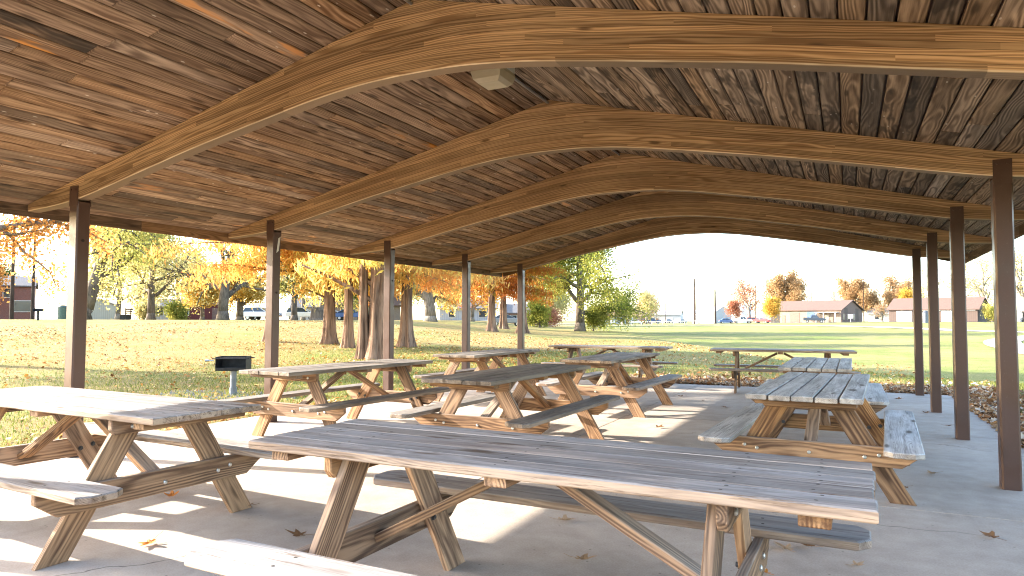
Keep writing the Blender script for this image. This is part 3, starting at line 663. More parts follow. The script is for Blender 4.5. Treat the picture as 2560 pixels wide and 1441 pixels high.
# bald cypresses: fluted butts, level limbs, hanging feathery sprays
def cypress(label, loc, r, H, seed, leafm, nspray, lowest=2.7, reach=4.6, limbs=(), second=None, group='bald cypresses beyond the left posts', zmax=13.0):
    R = random.Random(seed); rgn = np.random.default_rng(seed); root = thing('bald_cypress', label, 'tree', (loc[0], loc[1], hz(*loc)), 0, group)
    mb = MB()
    def stem(cx, cy, r, H, lx, ly, ph):
        zs = [-.15, 0, .12, .28, .5, .8, 1.2, 1.7, 2.4, 3.2, 4.5, 6.5, 9, H]; n = 40; vs = []
        for z in zs:
            base = r*(1-.75*max(z, 0)/H); fl = 1+.45*math.exp(-max(z, 0)/.40)
            for k in range(n):
                t = 2*pi*k/n; lob = .5*math.cos(5*t+ph)+.35*math.cos(8*t+2*ph+.3*z)+.18*math.cos(13*t+ph)
                q = base*fl*(1+lob*(.34*math.exp(-max(z, 0)/.7)+.085)); vs.append((cx+lx*z+q*math.cos(t), cy+ly*z+q*math.sin(t), z))
        m = len(zs); mb.add(vs, [(i*n+k, i*n+(k+1) % n, (i+1)*n+(k+1) % n, (i+1)*n+k) for i in range(m-1) for k in range(n)])
    stem(0, 0, r, H, R.uniform(-.01, .01), R.uniform(-.01, .01), seed)
    if second: stem(*second)
    cen = []
    z = lowest
    while z < min(H*.95, zmax):
        for _ in range(2):
            az = R.uniform(0, 2*pi); Lb = (reach*(1-z/(H*1.15))+.6)*R.uniform(.6, 1.1); d = Vector((math.cos(az), math.sin(az), R.uniform(-.02, .3))).normalized(); p = Vector((0, 0, z)); pts = [p.copy()]; rad = [.05]
            for i in range(7):
                d = (d+Vector((R.gauss(0, .1), R.gauss(0, .1), -.045))).normalized(); p = p+d*Lb/7; pts.append(p.copy()); rad.append(.05*(1-(i+1)/8))
                if i >= 1:
                    for s in (-1, 1):
                        q = p.copy(); e = (d.cross(Vector((0, 0, 1)))*s+d*.7+Vector((0, 0, -.1))).normalized(); l2 = Lb*.22*R.uniform(.5, 1.2)
                        sp = [q+e*l2*t+Vector((0, 0, -.15*t*t*l2)) for t in (0, .5, 1)]; tube(mb, sp, [.014, .01, .004], 3, cap=False)
                        cen += [sp[1], sp[2], q]
            tube(mb, pts, rad, 6)
        z += R.uniform(.22, .42)
    for (z0, vec, rr) in limbs:
        v = Vector(vec); pts = [Vector((0, 0, z0))+v*t+Vector((0, 0, .25*v.length*.12*math.sin(t*3))) for t in (0, .2, .4, .6, .8, 1)]
        tube(mb, pts, [rr*(1-.55*t) for t in (0, .2, .4, .6, .8, 1)], 9); cen += [p for p in pts[3:]]*3
    mb.build('trunk', BK_CYP, root, smooth=True)
    T = np.array([tuple(c) for c in cen]); idx = rgn.integers(0, len(T), nspray); c = T[idx]+rgn.normal(0, .16, (nspray, 3)); c[:, 2] -= np.abs(rgn.normal(0, .16, nspray))
    tr = rgn.random(len(T))*.55
    quads('crown', leaf_quads(c, .26, rgn, .22, .55, .8), np.clip(tr[idx]+rgn.random(nspray)*.45, 0, 1), leafm, root)
    return root
cypress('bald cypress with ivy at its base, leftmost of the orange group', (-20.35, 23.44), .25, 13, 31, F_CYP, 34000, 2.9, 4.4, limbs=((1.9, (-1.2, -.6, .55), .06),))
cypress('bald cypress with straight slender trunk left of the thick double trunk', (-18.18, 22.07), .19, 13, 32, F_CYP, 26000, 3.0, 3.6)
cypress('thick double trunked bald cypress behind the third left post with long bare limbs', (-13.46, 17.77), .32, 12, 33, F_CYP, 34000, 3.3, 4.2,
        limbs=((1.75, (-2.2, -1.1, 1.25), .085), (2.25, (-1.15, -.5, .75), .11)), second=(-.40, -.20, .17, 9.5, -.01, -.01, 1.0))
cypress('bald cypress with wide pleated trunk right of the thick double trunk', (-16.97, 24.34), .26, 13, 34, F_CYPO, 34000, 2.8, 4.6)
cypress('rust red bald cypress farther off between the fourth and last left posts', (-25.24, 47.81), .30, 12, 35, F_RUST, 30000, 3.2, 5.2, zmax=11)
cypress('rust red bald cypress behind and right of another rust red one', (-30.93, 61.14), .36, 13, 36, F_RUST, 26000, 3.0, 5.6)
cypress('bald cypress hidden behind the second left post, its orange sprays hanging both sides of it', (-22.7, 22.3), .20, 13, 38, F_CYPO, 22000, 3.1, 5.0)
cypress('green and rust cypress whose drooping tips hang beside the last left post', (-24.0, 50.9), .36, 13, 37, F_RUST, 24000, 4.2, 5.0)

tree('maple_tree', 'tall green and yellow maple with a clustered trunk framed by the far opening', (-28.11, 75.48), 17, .55, 41, P_(kids=(14, 8, 5), start=(.10, .2, .15), ang=((.45, 1.25), (.5, 1.0), (.5, 1)), len=(.88, .55, .5), taper=(.35, .35, .35, .3)), F_GREEN, BK_DARK, 52000, .23, .60)
tree('shade_tree', 'big yellow green tree behind the first left post with leaning grey trunk', (-64.9, 40.3), 19, .60, 42, P_(kids=(12, 8, 5), start=(.24, .2, .15), ang=((.7, 1.35), (.5, 1), (.5, 1)), len=(.92, .55, .5), up=(.02, -.03, -.08, 0)), F_YEL, BK_DARK, 26000, .22, .72, lean=(.10, .22))
tree('orange_maple', 'orange leaved maple hanging into the top left corner', (-22.5, 9.5), 10.5, .26, 43, P_(kids=(9, 6, 5), start=(.25, .2, .15), len=(.75, .55, .5)), F_ORA, BK_GREY, 26000, .12, .24)
tree('yard_tree', 'thin leaved tree with dark forked trunk right of the white shed', (-68.6, 50.0), 12.5, .40, 44, P_(kids=(8, 7, 6), start=(.12, .2, .15), ang=((.7, 1.25), (.5, 1), (.5, 1))), F_PALE, BK_DARK, 10000, .20, .7)
tree('spreading_tree', 'bare limbed spreading tree with thick low forks left of the second post', (-57.4, 49.9), 15, .52, 45, P_(kids=(8, 7, 6), start=(.12, .15, .15), ang=((.75, 1.3), (.4, .9), (.5, 1)), wob=(.06, .16, .2, .2), len=(.95, .55, .45)), F_PALE, BK_DARK, 6500, .20, .6)
tree('small_maple', 'small round golden maple in front of the maroon wall', (-67.8, 56.0), 6.4, .24, 46, P_(kids=(8, 6, 4), start=(.25, .2, .15)), F_GOLD, BK_DARK, 12000, .24, .4)
tree('small_maple', 'golden maple just left of the second post, behind the spreading tree', (-67.8, 61.5), 7.4, .45, 47, P_(kids=(8, 6, 4), start=(.25, .2, .15)), F_GOLD, BK_DARK, 13000, .26, .45)
tree('park_tree', 'slim many stemmed tree with ivy right of the second post', (-69.0, 72.1), 12, .42, 48, P_(kids=(8, 6, 5), start=(.2, .2, .2), ang=((.25, .6), (.5, 1), (.5, 1))), F_YEL, BK_DARK, 16000, .30, .5)
tree('park_tree', 'grey trunked yellow tree beside the brown pole', (-67.5, 76.0), 12, .55, 49, P_(kids=(8, 6, 5)), F_YEL, BK_GREY, 18000, .30, .55)
tree('park_tree', 'pale yellow tree with broken dead limbs between the third and fourth posts', (-43.8, 67.7), 11, .70, 50, P_(kids=(9, 6, 6), start=(.12, .2, .15), ang=((.5, 1.25), (.5, 1), (.5, 1)), wob=(.08, .18, .2, .2)), F_PALE, BK_GREY, 9000, .28, .5)
tree('red_bush', 'low red bush left of the tall green and yellow maple', (-46.5, 108), 4.6, .15, 51, P_(kids=(8, 6, 4), start=(.1, .2, .1)), F_RED, BK_DARK, 5000, .26, .4, cat='bush')
tree('bush', 'round dark bush at the foot of the tall maple', (-27.0, 77.0), 3.2, .10, 52, P_(kids=(9, 6, 4), start=(.05, .1, .1)), F_GREEN, BK_DARK, 5000, .2, .32, cat='bush')
tree('bush', 'loose pale bush right of the cream shed', (-95.5, 68.5), 3.0, .1, 54, P_(kids=(9, 6, 4), start=(.05, .1, .1)), F_PALE, BK_DARK, 4000, .26, .5, cat='bush')
tree('bush', 'low grey green bush beside the forked dark tree', (-86.0, 66.5), 2.6, .1, 55, P_(kids=(9, 6, 4), start=(.05, .1, .1)), F_GREEN, BK_DARK, 4000, .26, .5, cat='bush')
tree('bush', 'green hedge bush left of the tall maple', (-40.5, 92.0), 4.6, .14, 53, P_(kids=(9, 6, 4), start=(.05, .1, .1)), F_GREEN, BK_DARK, 5000, .26, .45, cat='bush')
for i, (x, y, h, f, lab) in enumerate([(-92, 62, 14, F_PALE, 'pale leaved tree behind the white shed'), (-100, 78, 15, F_PALE, 'pale leaved tree above the maroon wall'), (-112, 52, 14, F_ORA, 'orange tree behind the brick building'),
    (-86, 92, 15, F_PALE, 'hazy yellow tree behind the parked white wagon'), (-74, 100, 14, F_YEL, 'yellow tree above the tan house roof'), (-60, 92, 13, F_PALE, 'pale tree seen between two cypress trunks'), (-62, 110, 14, F_GOLD, 'gold tree behind the white house'), (-50, 118, 13, F_PALE, 'pale yellow tree right of the white house'), (-138.7, 71.2, 12, F_DKG, 'dark evergreen at the left edge beside the brick building')]):
    tree('background_tree', lab, (x, y), h, .35, 60+i, P_(kids=(8, 6, 4), start=(.15, .2, .15)), f, BK_GREY, 9000, .42, .75, 'background trees beyond the left lawn')
TR = [('bare_tree', 'tall bare tree with reddish leaves near the white block wall', (-28.8, 236), 17, .45, F_RED, 1800, .5, .9), ('small_maple', 'small bright orange tree left of the brown brick building', (-18.4, 205), 8.0, .16, F_GOLD, 9000, .30, .5),
 ('background_tree', 'large tan gold tree rising behind the brown brick building', (-19.4, 263), 19, .55, F_TAN, 16000, .55, .9), ('background_tree', 'round russet tree behind the gable of the brick building', (3.2, 291), 17, .5, F_TAN, 16000, .55, .9),
 ('background_tree', 'russet tree between the two brown buildings', (16.3, 298), 17, .5, F_TAN, 14000, .55, .9), ('background_tree', 'small gold tree beside the russet one near the last right post', (20.5, 288), 13, .4, F_GOLD, 7000, .5, .8),
 ('bare_tree', 'faint bare tree on the skyline behind the brick building', (-5, 365), 22, .4, None, 0, 0, 0), ('apple_tree', 'low bare twisted tree between the two brown buildings', (10, 250), 7, .4, F_TAN, 1200, .3, .6),
 ('bare_tree', 'thin tall bare tree between the right posts', (30.6, 238), 23, .4, F_PALE, 1500, .4, .8), ('bare_tree', 'leaning bare tree with pale leaves right of the brown garage', (34.0, 229), 22, .5, F_PALE, 2500, .4, .8), ('bare_tree', 'pale bare tree at the right edge beyond the nearest right post', (39.5, 208), 22, .5, F_PALE, 3000, .4, .8),
 ('bare_tree', 'sparse tree behind the second farthest right post', (25.5, 262), 20, .4, F_PALE, 1200, .4, .8), ('yard_tree', 'sparse yellow tree in front of the blue house', (-68.5, 226), 12.5, .4, F_PALE, 3500, .4, .8), ('yard_tree', 'sparse yellow tree right of the blue house by the pickup', (-60.0, 224), 12.5, .4, F_PALE, 3000, .4, .8),
 ('red_bush', 'red leaved small tree beside the white block wall', (-32, 228), 8.5, .2, F_RED, 4000, .35, .6), ('background_tree', 'distant tan tree behind the far roofs', (-88, 330), 15, .4, F_TAN, 5000, .6, 1.0), ('bush', 'yellow green bush beside the carport', (30.2, 192), 4.2, .12, F_YEL, 4000, .3, .5)]
for i, (nm, lab, xy, H, r, f, nl, ls, sp) in enumerate(TR):
    tree(nm, lab, xy, H, r, 80+i, P_(kids=(10, 7, 5), start=(.15, .15, .15), ang=((.35, .8), (.4, .9), (.4, .9)), len=(.7, .55, .5)) if f is not F_TAN else P_(kids=(11, 7, 4), start=(.12, .15, .1), ang=((.4, 1.1), (.4, .9), (.4, .9))), f, BK_GREY, nl, ls, sp, cat='bush' if 'bush' in nm else 'tree')

# ---------------------------------------------------------------- buildings
WHITE = plain('white paint', (.50, .49, .47), .6, var=.06); CREAM = siding('cream siding', (.40, .375, .30), .3); BRICK = bricks('red brick', (.15, .055, .04), (.20, .085, .065), (.24, .19, .17))
BRNBRICK = bricks('brown brick', (.11, .07, .055), (.15, .10, .08), (.2, .16, .14)); BRN = siding('brown siding', (.080, .055, .045), .4); TANW = plain('tan stucco', (.20, .15, .11), .8); MAROON = siding('maroon siding', (.10, .022, .02), .3)
ROOFB = plain('brown shingles', (.105, .066, .052), .9, var=.12, sc=3); ROOFG = plain('grey shingles', (.12, .115, .115), .9); BLUEW = siding('blue grey siding', (.22, .26, .29), .25, False); METW = siding('white metal siding', (.36, .365, .38), .5); GLS = glass_dark('window glass'); DKB = plain('dark opening', (.03, .028, .027), .8); GAR = plain('brown garage door', (.13, .075, .06), .6); DOORT = plain('tan door', (.46, .40, .29), .6)
def building(name, label, x, y, rot, L, D, Hw, Hr, wall, roof, ops=(), over=.5, cat='building', flat=False):
    """local front is -Y; ops: (side, u, z, w, h, kind)"""
    R = thing(name, label, cat, (x, y, hz(x, y)-.05), math.radians(rot)); mb = MB()
    if flat: mb.box((0, 0, Hw/2), (L, D, Hw))
    else: mb.prism([(-D/2, 0), (D/2, 0), (D/2, Hw), (0, Hw+Hr), (-D/2, Hw)], -L/2, L/2, 'X')
    mb.build('wall', wall, R)
    mb = MB()
    if flat: mb.box((0, 0, Hw+.12), (L+over, D+over, .24))
    else:
        sl_ = Hr/(D/2)
        for s in (-1, 1):
            e = D/2+over; vs = [(-L/2-over, s*e, Hw-sl_*over), (L/2+over, s*e, Hw-sl_*over), (L/2+over, 0, Hw+Hr), (-L/2-over, 0, Hw+Hr)]
            vs = [(a, b, c+.03) for a, b, c in vs]+[(a, b, c+.22) for a, b, c in vs]
            mb.add(vs, [(0, 1, 2, 3), (4, 5, 6, 7), (0, 1, 5, 4), (1, 2, 6, 5), (2, 3, 7, 6), (3, 0, 4, 7)])
    mb.build('roof', roof, R)
    for (side, u, z, w, h, kind) in ops:
        def B(mb, dw, dh, t, off):
            if side == 'f': mb.box((u, -D/2-off, z+h/2), (w+dw, t, h+dh))
            elif side == 'r': mb.box((L/2+off, u, z+h/2), (t, w+dw, h+dh))
            else: mb.box((-L/2-off, u, z+h/2), (t, w+dw, h+dh))
        if kind == 'window':
            mb = MB(); B(mb, .24, .24, .08, .02); fr = mb.build('window', WHITE, R); mb = MB(); B(mb, 0, 0, .06, .05); mb.build('pane', GLS, fr)
        else:
            mt = {'door': DOORT, 'garage': GAR, 'white': WHITE, 'dark': DKB, 'strip': BRN, 'bluesign': plain('blue glazing', (.07, .12, .22), .3), 'brown': GAR}[kind]
            mb = MB(); B(mb, 0, 0, .08, .03); mb.build({'door': 'door', 'brown': 'door', 'garage': 'garage_door', 'white': 'garage_door' if h > 2 else 'panel', 'dark': 'bay_opening', 'strip': 'siding_strip', 'bluesign': 'window'}[kind], mt, R)
    return R
st = building('brick_building', 'long low brown brick building with pickup in front, right of centre', -9.4, 217, -24, 23, 13.0, 3.6, 2.6, TANW, ROOFB, [('f', -7.6, 0, 2.6, 3.0, 'dark'), ('f', -5.0, 0, 1.0, 2.2, 'brown'), ('f', -1.6, 0, 2.9, 2.9, 'garage'), ('f', 3.4, 1.4, 2.8, 1.7, 'bluesign'), ('f', 7.6, 0, 1.1, 2.2, 'door'),
    ('r', -5.0, .9, 1.0, 1.5, 'window'), ('r', -2.6, .9, 1.0, 1.5, 'window'), ('r', 1.2, .9, 1.0, 1.5, 'window'), ('r', -3.6, 2.6, 2.0, 1.6, 'strip'), ('r', 3.2, .05, 1.9, 4.0, 'strip')])
mb = MB(); mb.prism([(-6.47, 0), (6.47, 0), (6.47, 3.58), (0, 6.15), (-6.47, 3.58)], 11.5, 11.56, 'X'); mb.build('gable_wall', BRNBRICK, st)
mb = MB(); mb.box((8.0, -7.3, 2.9), (6.0, 1.8, .15))
for q in (5.3, 7.4, 10.6): mb.box((q, -8.0, 1.4), (.2, .2, 2.9))
mb.build('porch', WHITE, st)
building('garage_building', 'brown metal garage with white doors behind the right posts', 20.3, 200, -20, 19.0, 11.0, 3.2, 2.7, BRN, ROOFB, [('f', -6.0, 0, 3.4, 2.8, 'white'), ('f', 3.8, 0, 3.4, 2.8, 'white'), ('f', -1.0, 2.75, 6.0, .42, 'white'), ('f', 7.8, 2.75, 2.6, .42, 'white')])
building('carport', 'low flat roofed carport right of the brown garage', 34.5, 209, -10, 7, 5, 2.9, 0, plain('tan carport wall', (.28, .23, .19), .8), METW, [('f', 0, .2, 5.8, 2.3, 'dark')], flat=True)  # carport wall in one even tan colour
building('white_building', 'white metal building at the right edge', 44.5, 216, -10, 9, 8, 2.9, 1.4, METW, METW, [('f', -1, 0, 1.2, 2.1, 'door')])
building('brick_house', 'red brick building with arched white window at the left edge', -120.5, 62.5, 59, 7.4, 9, 5.2, 1.6, BRICK, ROOFG, [('f', 2.4, 1.3, 2.2, 1.6, 'window'), ('f', -1.3, 0, 1.2, 2.5, 'door'), ('f', .4, 3.5, 1.0, 1.3, 'window')], .3)
building('white_house', 'tall white building beside the red brick one at the left edge', -127, 53, 62, 9, 8, 6.0, 1.4, METW, ROOFG, [('f', .5, .9, 1.4, 1.6, 'window'), ('f', -2.5, 0, 1.1, 2.2, 'door'), ('f', 2.4, 3.4, 1.0, 1.3, 'window')], .3)
building('storage_shed', 'cream windowless gable shed behind the big yellow tree', -113, 72.7, -33, 7, 5.6, 2.3, 1.1, CREAM, WHITE, [('f', -1.8, 0, 1.0, 2.0, 'white')], .3)
building('white_house', 'small white house with deck behind the forked dark tree', -111, 85, 55, 6, 6, 2.4, 1.2, METW, ROOFG, [('f', -2, .8, 1.1, 1.3, 'window'), ('f', 1.8, .8, 1.1, 1.3, 'window'), ('f', 0, 0, 1.0, 2.1, 'door')])
building('maroon_building', 'long low maroon building behind the golden maple', -97.9, 80.2, 50, 8.6, 6, 2.5, .7, MAROON, ROOFG, [('f', -2, .8, .9, 1.0, 'window'), ('f', 2.5, 0, 1.0, 2.0, 'brown')], .2)
building('tan_house', 'tan house with porch between the cypress trunks', -76.5, 98, 38, 11, 8, 2.7, 1.9, TANW, ROOFB, [('f', -3.4, .8, 1.3, 1.2, 'window'), ('f', 0, 0, 1.0, 2.1, 'door'), ('f', 3.4, .8, 1.3, 1.2, 'window')])
building('white_house', 'low white house behind the third left post', -94, 106, 40, 11, 7, 2.6, 1.7, WHITE, ROOFG, [('f', -3, .8, 1.2, 1.2, 'window'), ('f', 0, 0, 1.0, 2.1, 'door'), ('f', 3, .8, 1.2, 1.2, 'window')])
building('white_house', 'white house with porch seen left of the fourth post', -75, 131, 30, 12, 8, 2.7, 1.9, METW, ROOFG, [('f', -3.4, .8, 1.3, 1.2, 'window'), ('f', -.5, 0, 1.0, 2.1, 'door'), ('f', 3.2, .8, 1.6, 1.3, 'window')])
building('brick_house', 'low brick house between the fourth and last left posts', -64, 137, 28, 10, 8, 2.6, 1.8, BRICK, ROOFG, [('f', -2.6, .8, 1.3, 1.2, 'window'), ('f', 1.4, 0, 1.0, 2.1, 'door'), ('f', 3.4, .8, 1.2, 1.2, 'window')])
building('blue_house', 'blue grey house with brown roof right of the tall maple', -79, 252, 14, 12, 8, 2.9, 2.2, BLUEW, ROOFB, [('f', -3.2, .9, 1.6, 1.4, 'window'), ('f', 1.6, .9, 1.6, 1.4, 'window'), ('f', 4.2, 0, 1.1, 2.2, 'brown')])
building('white_shed', 'white metal shed with bright gable behind the parked cars', -52, 300, -35, 13, 10, 4.4, 2.6, METW, METW, [('f', -2.5, 0, 1.1, 2.3, 'brown'), ('f', 3, 0, 3, 3, 'white')], .2)
building('block_building', 'tall pale block wall left of the red leaved tree', -47, 345, -20, 8, 9, 9.0, 0, plain('pale block', (.60, .60, .62), .8), METW, [('f', 0, 0, 1.2, 2.3, 'brown'), ('f', 2, 3, 1, 1.2, 'window')], .1, flat=True)
building('white_shed', 'pale distant shed behind the two grey cars', -82, 345, 5, 15, 9, 4.2, 2.4, METW, METW, [('f', -4, 0, 1.2, 2.4, 'brown'), ('f', 2, 0, 3.2, 3, 'white')], .3)
building('tan_house', 'tan house with brown roof beyond the white trailer', -84, 300, 12, 11, 8, 3.2, 2.3, TANW, ROOFB, [('f', -2.5, .9, 1.5, 1.4, 'window'), ('f', 2.5, 0, 1.1, 2.2, 'brown')])
building('white_house', 'white gabled house far behind the low bare tree', 12.5, 292, -10, 10, 8, 3, 2.2, METW, METW, [('f', -2, .9, 1.4, 1.4, 'window'), ('f', 2, 0, 1.1, 2.2, 'door')])

# ---------------------------------------------------------------- vehicles
TYRE = plain('tyre rubber', (.02, .02, .02), .8); RIM = plain('wheel rim', (.45, .45, .46), .3, .8); LAMP = plain('headlight', (.75, .75, .72), .2); TAIL = plain('tail light', (.45, .03, .02), .3); CGL = glass_dark('car glass', (.035, .045, .055), .05)
PAINT = {k: plain('paint '+k, c, .25, .1, .6, .04) for k, c in dict(white=(.72, .72, .72), silver=(.45, .47, .5), blue=(.05, .10, .24), red=(.42, .05, .05), dark=(.035, .045, .06), grey=(.22, .23, .25), rust=(.40, .14, .09), navy=(.03, .05, .12)).items()}
SHAPE = dict(sedan=(4.6, 1.76, [(-2.3, .35), (-2.3, .80), (-2.15, .92), (-1.0, .98), (1.05, .98), (2.2, .86), (2.3, .6), (2.3, .35)], [(-1.75, .95), (-1.0, 1.40), (.15, 1.43), (1.15, .97)]),
 suv=(4.7, 1.85, [(-2.3, .4), (-2.32, 1.0), (-2.2, 1.10), (-.9, 1.12), (1.15, 1.10), (2.25, 1.0), (2.35, .7), (2.35, .4)], [(-2.22, 1.08), (-1.95, 1.70), (.2, 1.74), (1.2, 1.08)]),
 pickup=(5.5, 1.95, [(-2.75, .5), (-2.75, 1.12), (-.75, 1.15), (1.15, 1.18), (2.6, 1.10), (2.75, .8), (2.75, .5)], [(-.75, 1.13), (-.62, 1.80), (.55, 1.82), (1.2, 1.15)]),
 van=(5.2, 1.95, [(-2.6, .45), (-2.6, 1.2), (1.5, 1.2), (2.5, 1.05), (2.6, .7), (2.6, .45)], [(-2.56, 1.18), (-2.45, 2.05), (1.0, 2.05), (1.75, 1.18)]))
def vehicle(kind, col, x, y, rot, label, name='parked_car', cat='car'):
    L, Wd, body, cab = SHAPE[kind]; R = thing(name, label, cat, (x, y, hz(x, y)+.10), math.radians(rot), 'vehicles parked around the park'); mb = MB()
    n = len(body); vs = []
    for yy, s in ((-Wd/2, 1), (-Wd/2+.06, 1.0), (Wd/2-.06, 1.0), (Wd/2, 1)):
        e = .05 if abs(yy) > Wd/2-.01 else 0
        for a, b in body: vs.append((a*(1-e*.6), yy, b-(e if b > .6 else -e*.5)))
    fs = [tuple(range(n)), tuple(range(3*n, 4*n))[::-1]]+[(k*n+i, k*n+(i+1) % n, (k+1)*n+(i+1) % n, (k+1)*n+i) for k in range(3) for i in range(n)]
    mb.add(vs, fs)
    (x0, z0), (x1, z1), (x2, z2), (x3, z3) = cab; hw = Wd/2-.06; ht = Wd/2-.24
    rx = [(x1-.03, -ht, z1), (x2+.03, -ht, z2), (x2+.03, ht, z2), (x1-.03, ht, z1)]
    mb.add(rx+[(a, b, c+.05) for a, b, c in rx], [(0, 1, 2, 3), (4, 5, 6, 7), (0, 1, 5, 4), (1, 2, 6, 5), (2, 3, 7, 6), (3, 0, 4, 7)])
    for s in (-1, 1):
        for (p, q) in (((x0, z0), (x1, z1)), ((x3, z3), (x2, z2)), (((x0+x3)/2-.1, z0), ((x1+x2)/2, z1))): mb.cyl((p[0], s*hw*.995, p[1]), (q[0], s*(ht+.01), q[1]), .045, 6)
    if kind == 'pickup':
        mb.box((-1.75, Wd/2-.1, 1.2), (1.9, .08, .14)); mb.box((-1.75, -Wd/2+.1, 1.2), (1.9, .08, .14)); mb.box((-2.68, 0, 1.2), (.08, Wd-.2, .14))
    mb.build('body', PAINT[col], R)
    mb = MB(); mb.add([(x0, -hw, z0), (x3, -hw, z3), (x3, hw, z3), (x0, hw, z0), (x1, -ht, z1), (x2, -ht, z2), (x2, ht, z2), (x1, ht, z1)], [(0, 1, 2, 3), (4, 5, 6, 7), (0, 1, 5, 4), (1, 2, 6, 5), (2, 3, 7, 6), (3, 0, 4, 7)]); mb.build('windows', CGL, R)
    rw = .36 if kind in ('pickup', 'suv', 'van') else .31
    for a in (-L*.31, L*.31):
        for s in (-1, 1):
            mb = MB(); yy = s*(Wd/2-.12); mb.cyl((a, yy-.11, rw-.1), (a, yy+.11, rw-.1), rw, 14); wh = mb.build('wheel', TYRE, R)
            mb = MB(); mb.cyl((a, yy+s*.105, rw-.1), (a, yy+s*.122, rw-.1), rw*.6, 12); mb.build('rim', RIM, wh)
    for s in (-1, 1):
        mb = MB(); mb.box((L/2-.02, s*(Wd/2-.28), .78), (.08, .34, .16)); mb.build('headlight', LAMP, R)
        mb = MB(); mb.box((-L/2+.02, s*(Wd/2-.2), .86), (.08, .22, .18)); mb.build('tail_light', TAIL, R)
    return R
vehicle('pickup', 'dark', -7.9, 199, 2, 'dark pickup truck parked before the brown brick building', 'pickup_truck', 'pickup')
vehicle('sedan', 'red', -21.5, 203, -18, 'faded red car parked left of the small orange tree')
vehicle('pickup', 'white', -28.5, 217, 15, 'white pickup truck behind the faded red car', 'pickup_truck', 'pickup'); vehicle('sedan', 'blue', -33.5, 219, 20, 'blue car left of the white pickup')
vehicle('sedan', 'white', -19.5, 226, 12, 'white car partly hidden behind the orange tree'); vehicle('suv', 'red', -27.5, 236, 10, 'red vehicle behind the white pickup', 'parked_truck', 'truck')
vehicle('pickup', 'navy', -57.4, 222, -165, 'dark blue pickup by the white rail fence', 'pickup_truck', 'pickup'); vehicle('sedan', 'silver', -63.0, 222, 14, 'silver white car beside the dark blue pickup'); vehicle('suv', 'white', -74.0, 226, 20, 'white sport utility vehicle in front of the blue house')
vehicle('suv', 'rust', -66.5, 248, 10, 'faded red van behind the dark blue pickup')
vehicle('suv', 'grey', -75.5, 322, 60, 'grey car on the far lot, left of the pair', 'parked_car', 'car'); vehicle('suv', 'grey', -69.5, 324, 60, 'grey car on the far lot, right of the pair'); vehicle('van', 'white', -81, 300, 20, 'white box van beyond the dark blue pickup', 'parked_van', 'van')
vehicle('suv', 'white', -77.5, 74.0, 25, 'white wagon seen left of the second post'); vehicle('suv', 'navy', -82.5, 80.0, 25, 'dark wagon behind the white one left of the second post'); vehicle('suv', 'white', -74.0, 79.0, 30, 'white wagon right of the second post with a dark one alongside')
vehicle('sedan', 'blue', -64.5, 78.5, 35, 'blue car between two cypress trunks'); vehicle('suv', 'white', -118.5, 54.5, 70, 'white wagon parked by the building at the left edge'); vehicle('sedan', 'silver', -69.5, 80.5, 30, 'silver car behind the stump')
vehicle('sedan', 'grey', -41.5, 83.0, 30, 'grey car behind the rust red cypress trunks'); vehicle('suv', 'navy', 15.0, 262, 0, 'dark blue car far off between the two brown buildings')

# ---------------------------------------------------------------- poles and park furniture
POLEM = bark('pole wood', (.022, .015, .011), (.06, .042, .033), (20, 20, .6)); INS = plain('insulator', (.3, .32, .34), .4)
def pole(x, y, H, label, arms=1, r=.15, lamps=0, m=None):
    R = thing('utility_pole', label, 'pole', (x, y, hz(x, y)-.1), rnd.uniform(-.4, .4), 'utility poles on the skyline'); mb = MB(); mb.cyl((0, 0, 0), (rnd.uniform(-.15, .15), 0, H), r, 10, r*.65); mb.build('shaft', m or POLEM, R)
    for k in range(arms):
        mb = MB(); z = H-.5-1.6*k; mb.box((0, .12, z), (2.2, .12, .14))
        for q in (-.95, -.4, .4, .95): mb.cyl((q, .12, z+.07), (q, .12, z+.25), .05, 6)
        mb.build('crossarm', POLEM, R)
    for k in range(lamps):
        mb = MB(); s = 1 if k % 2 == 0 else -1; z = H*.93-H*.18*(k//2 if lamps > 2 else 0)-k*.02*H; mb.cyl((0, 0, z), (s*1.6, 0, z+.35), .05, 6); mb.box((s*1.9, 0, z+.38), (.8, .35, .16)); mb.build('lamp_head', INS, R)
    if not arms and not lamps:
        mb = MB(); mb.cyl((0, .22, H-1.4), (0, .22, H-.7), .18, 10); mb.build('transformer', INS, R)
for a in [(-38.1, 193.2, 12.6, 'tallest pole with two lamp brackets left of the white shed', 0, .32, 3), (-34.7, 206, 10.2, 'slightly leaning pole with grey box right of the tallest pole', 0, .32, 0), (-67.1, 206.8, 11, 'brown pole in front of the blue house', 0, .16, 1), (-71.6, 299, 14, 'thin pole beyond the white box van', 0, .14, 1), (-19.1, 325, 15, 'distant double armed pole above the tan gold tree', 2, .16, 0),
          (-15.3, 360, 18, 'crossarm pole on the skyline behind the brick roof', 1, .2, 0), (5.4, 281, 16, 'pole in front of the round russet tree', 1, .16, 0), (15.2, 342, 18, 'pole on the skyline between the russet trees', 0, .18, 1), (26.1, 302, 20, 'pole behind the last right post', 1, .18, 0), (-65.0, 71.5, 6.3, 'short brown pole beside the grey trunked yellow tree', 0, .17, 1), (-68.8, 87.5, 8.5, 'brown pole in front of the tan house', 1, .15, 0),
          (-86, 45.2, 12, 'rust brown pole at the left edge before the brick building', 1, .22, 0), (-92.5, 51.0, 13, 'pale grey pole at the left edge behind the rust brown one', 0, .2, 1), (-27.4, 240, 13, 'pale pole before the red leaved bare tree', 0, .15, 1)]: pole(*a)
tw = thing('water_tower', 'slim red and white mast with grey tank on the skyline', 'tower', (-34.9, 350.8, hz(-34.9, 350.8)))
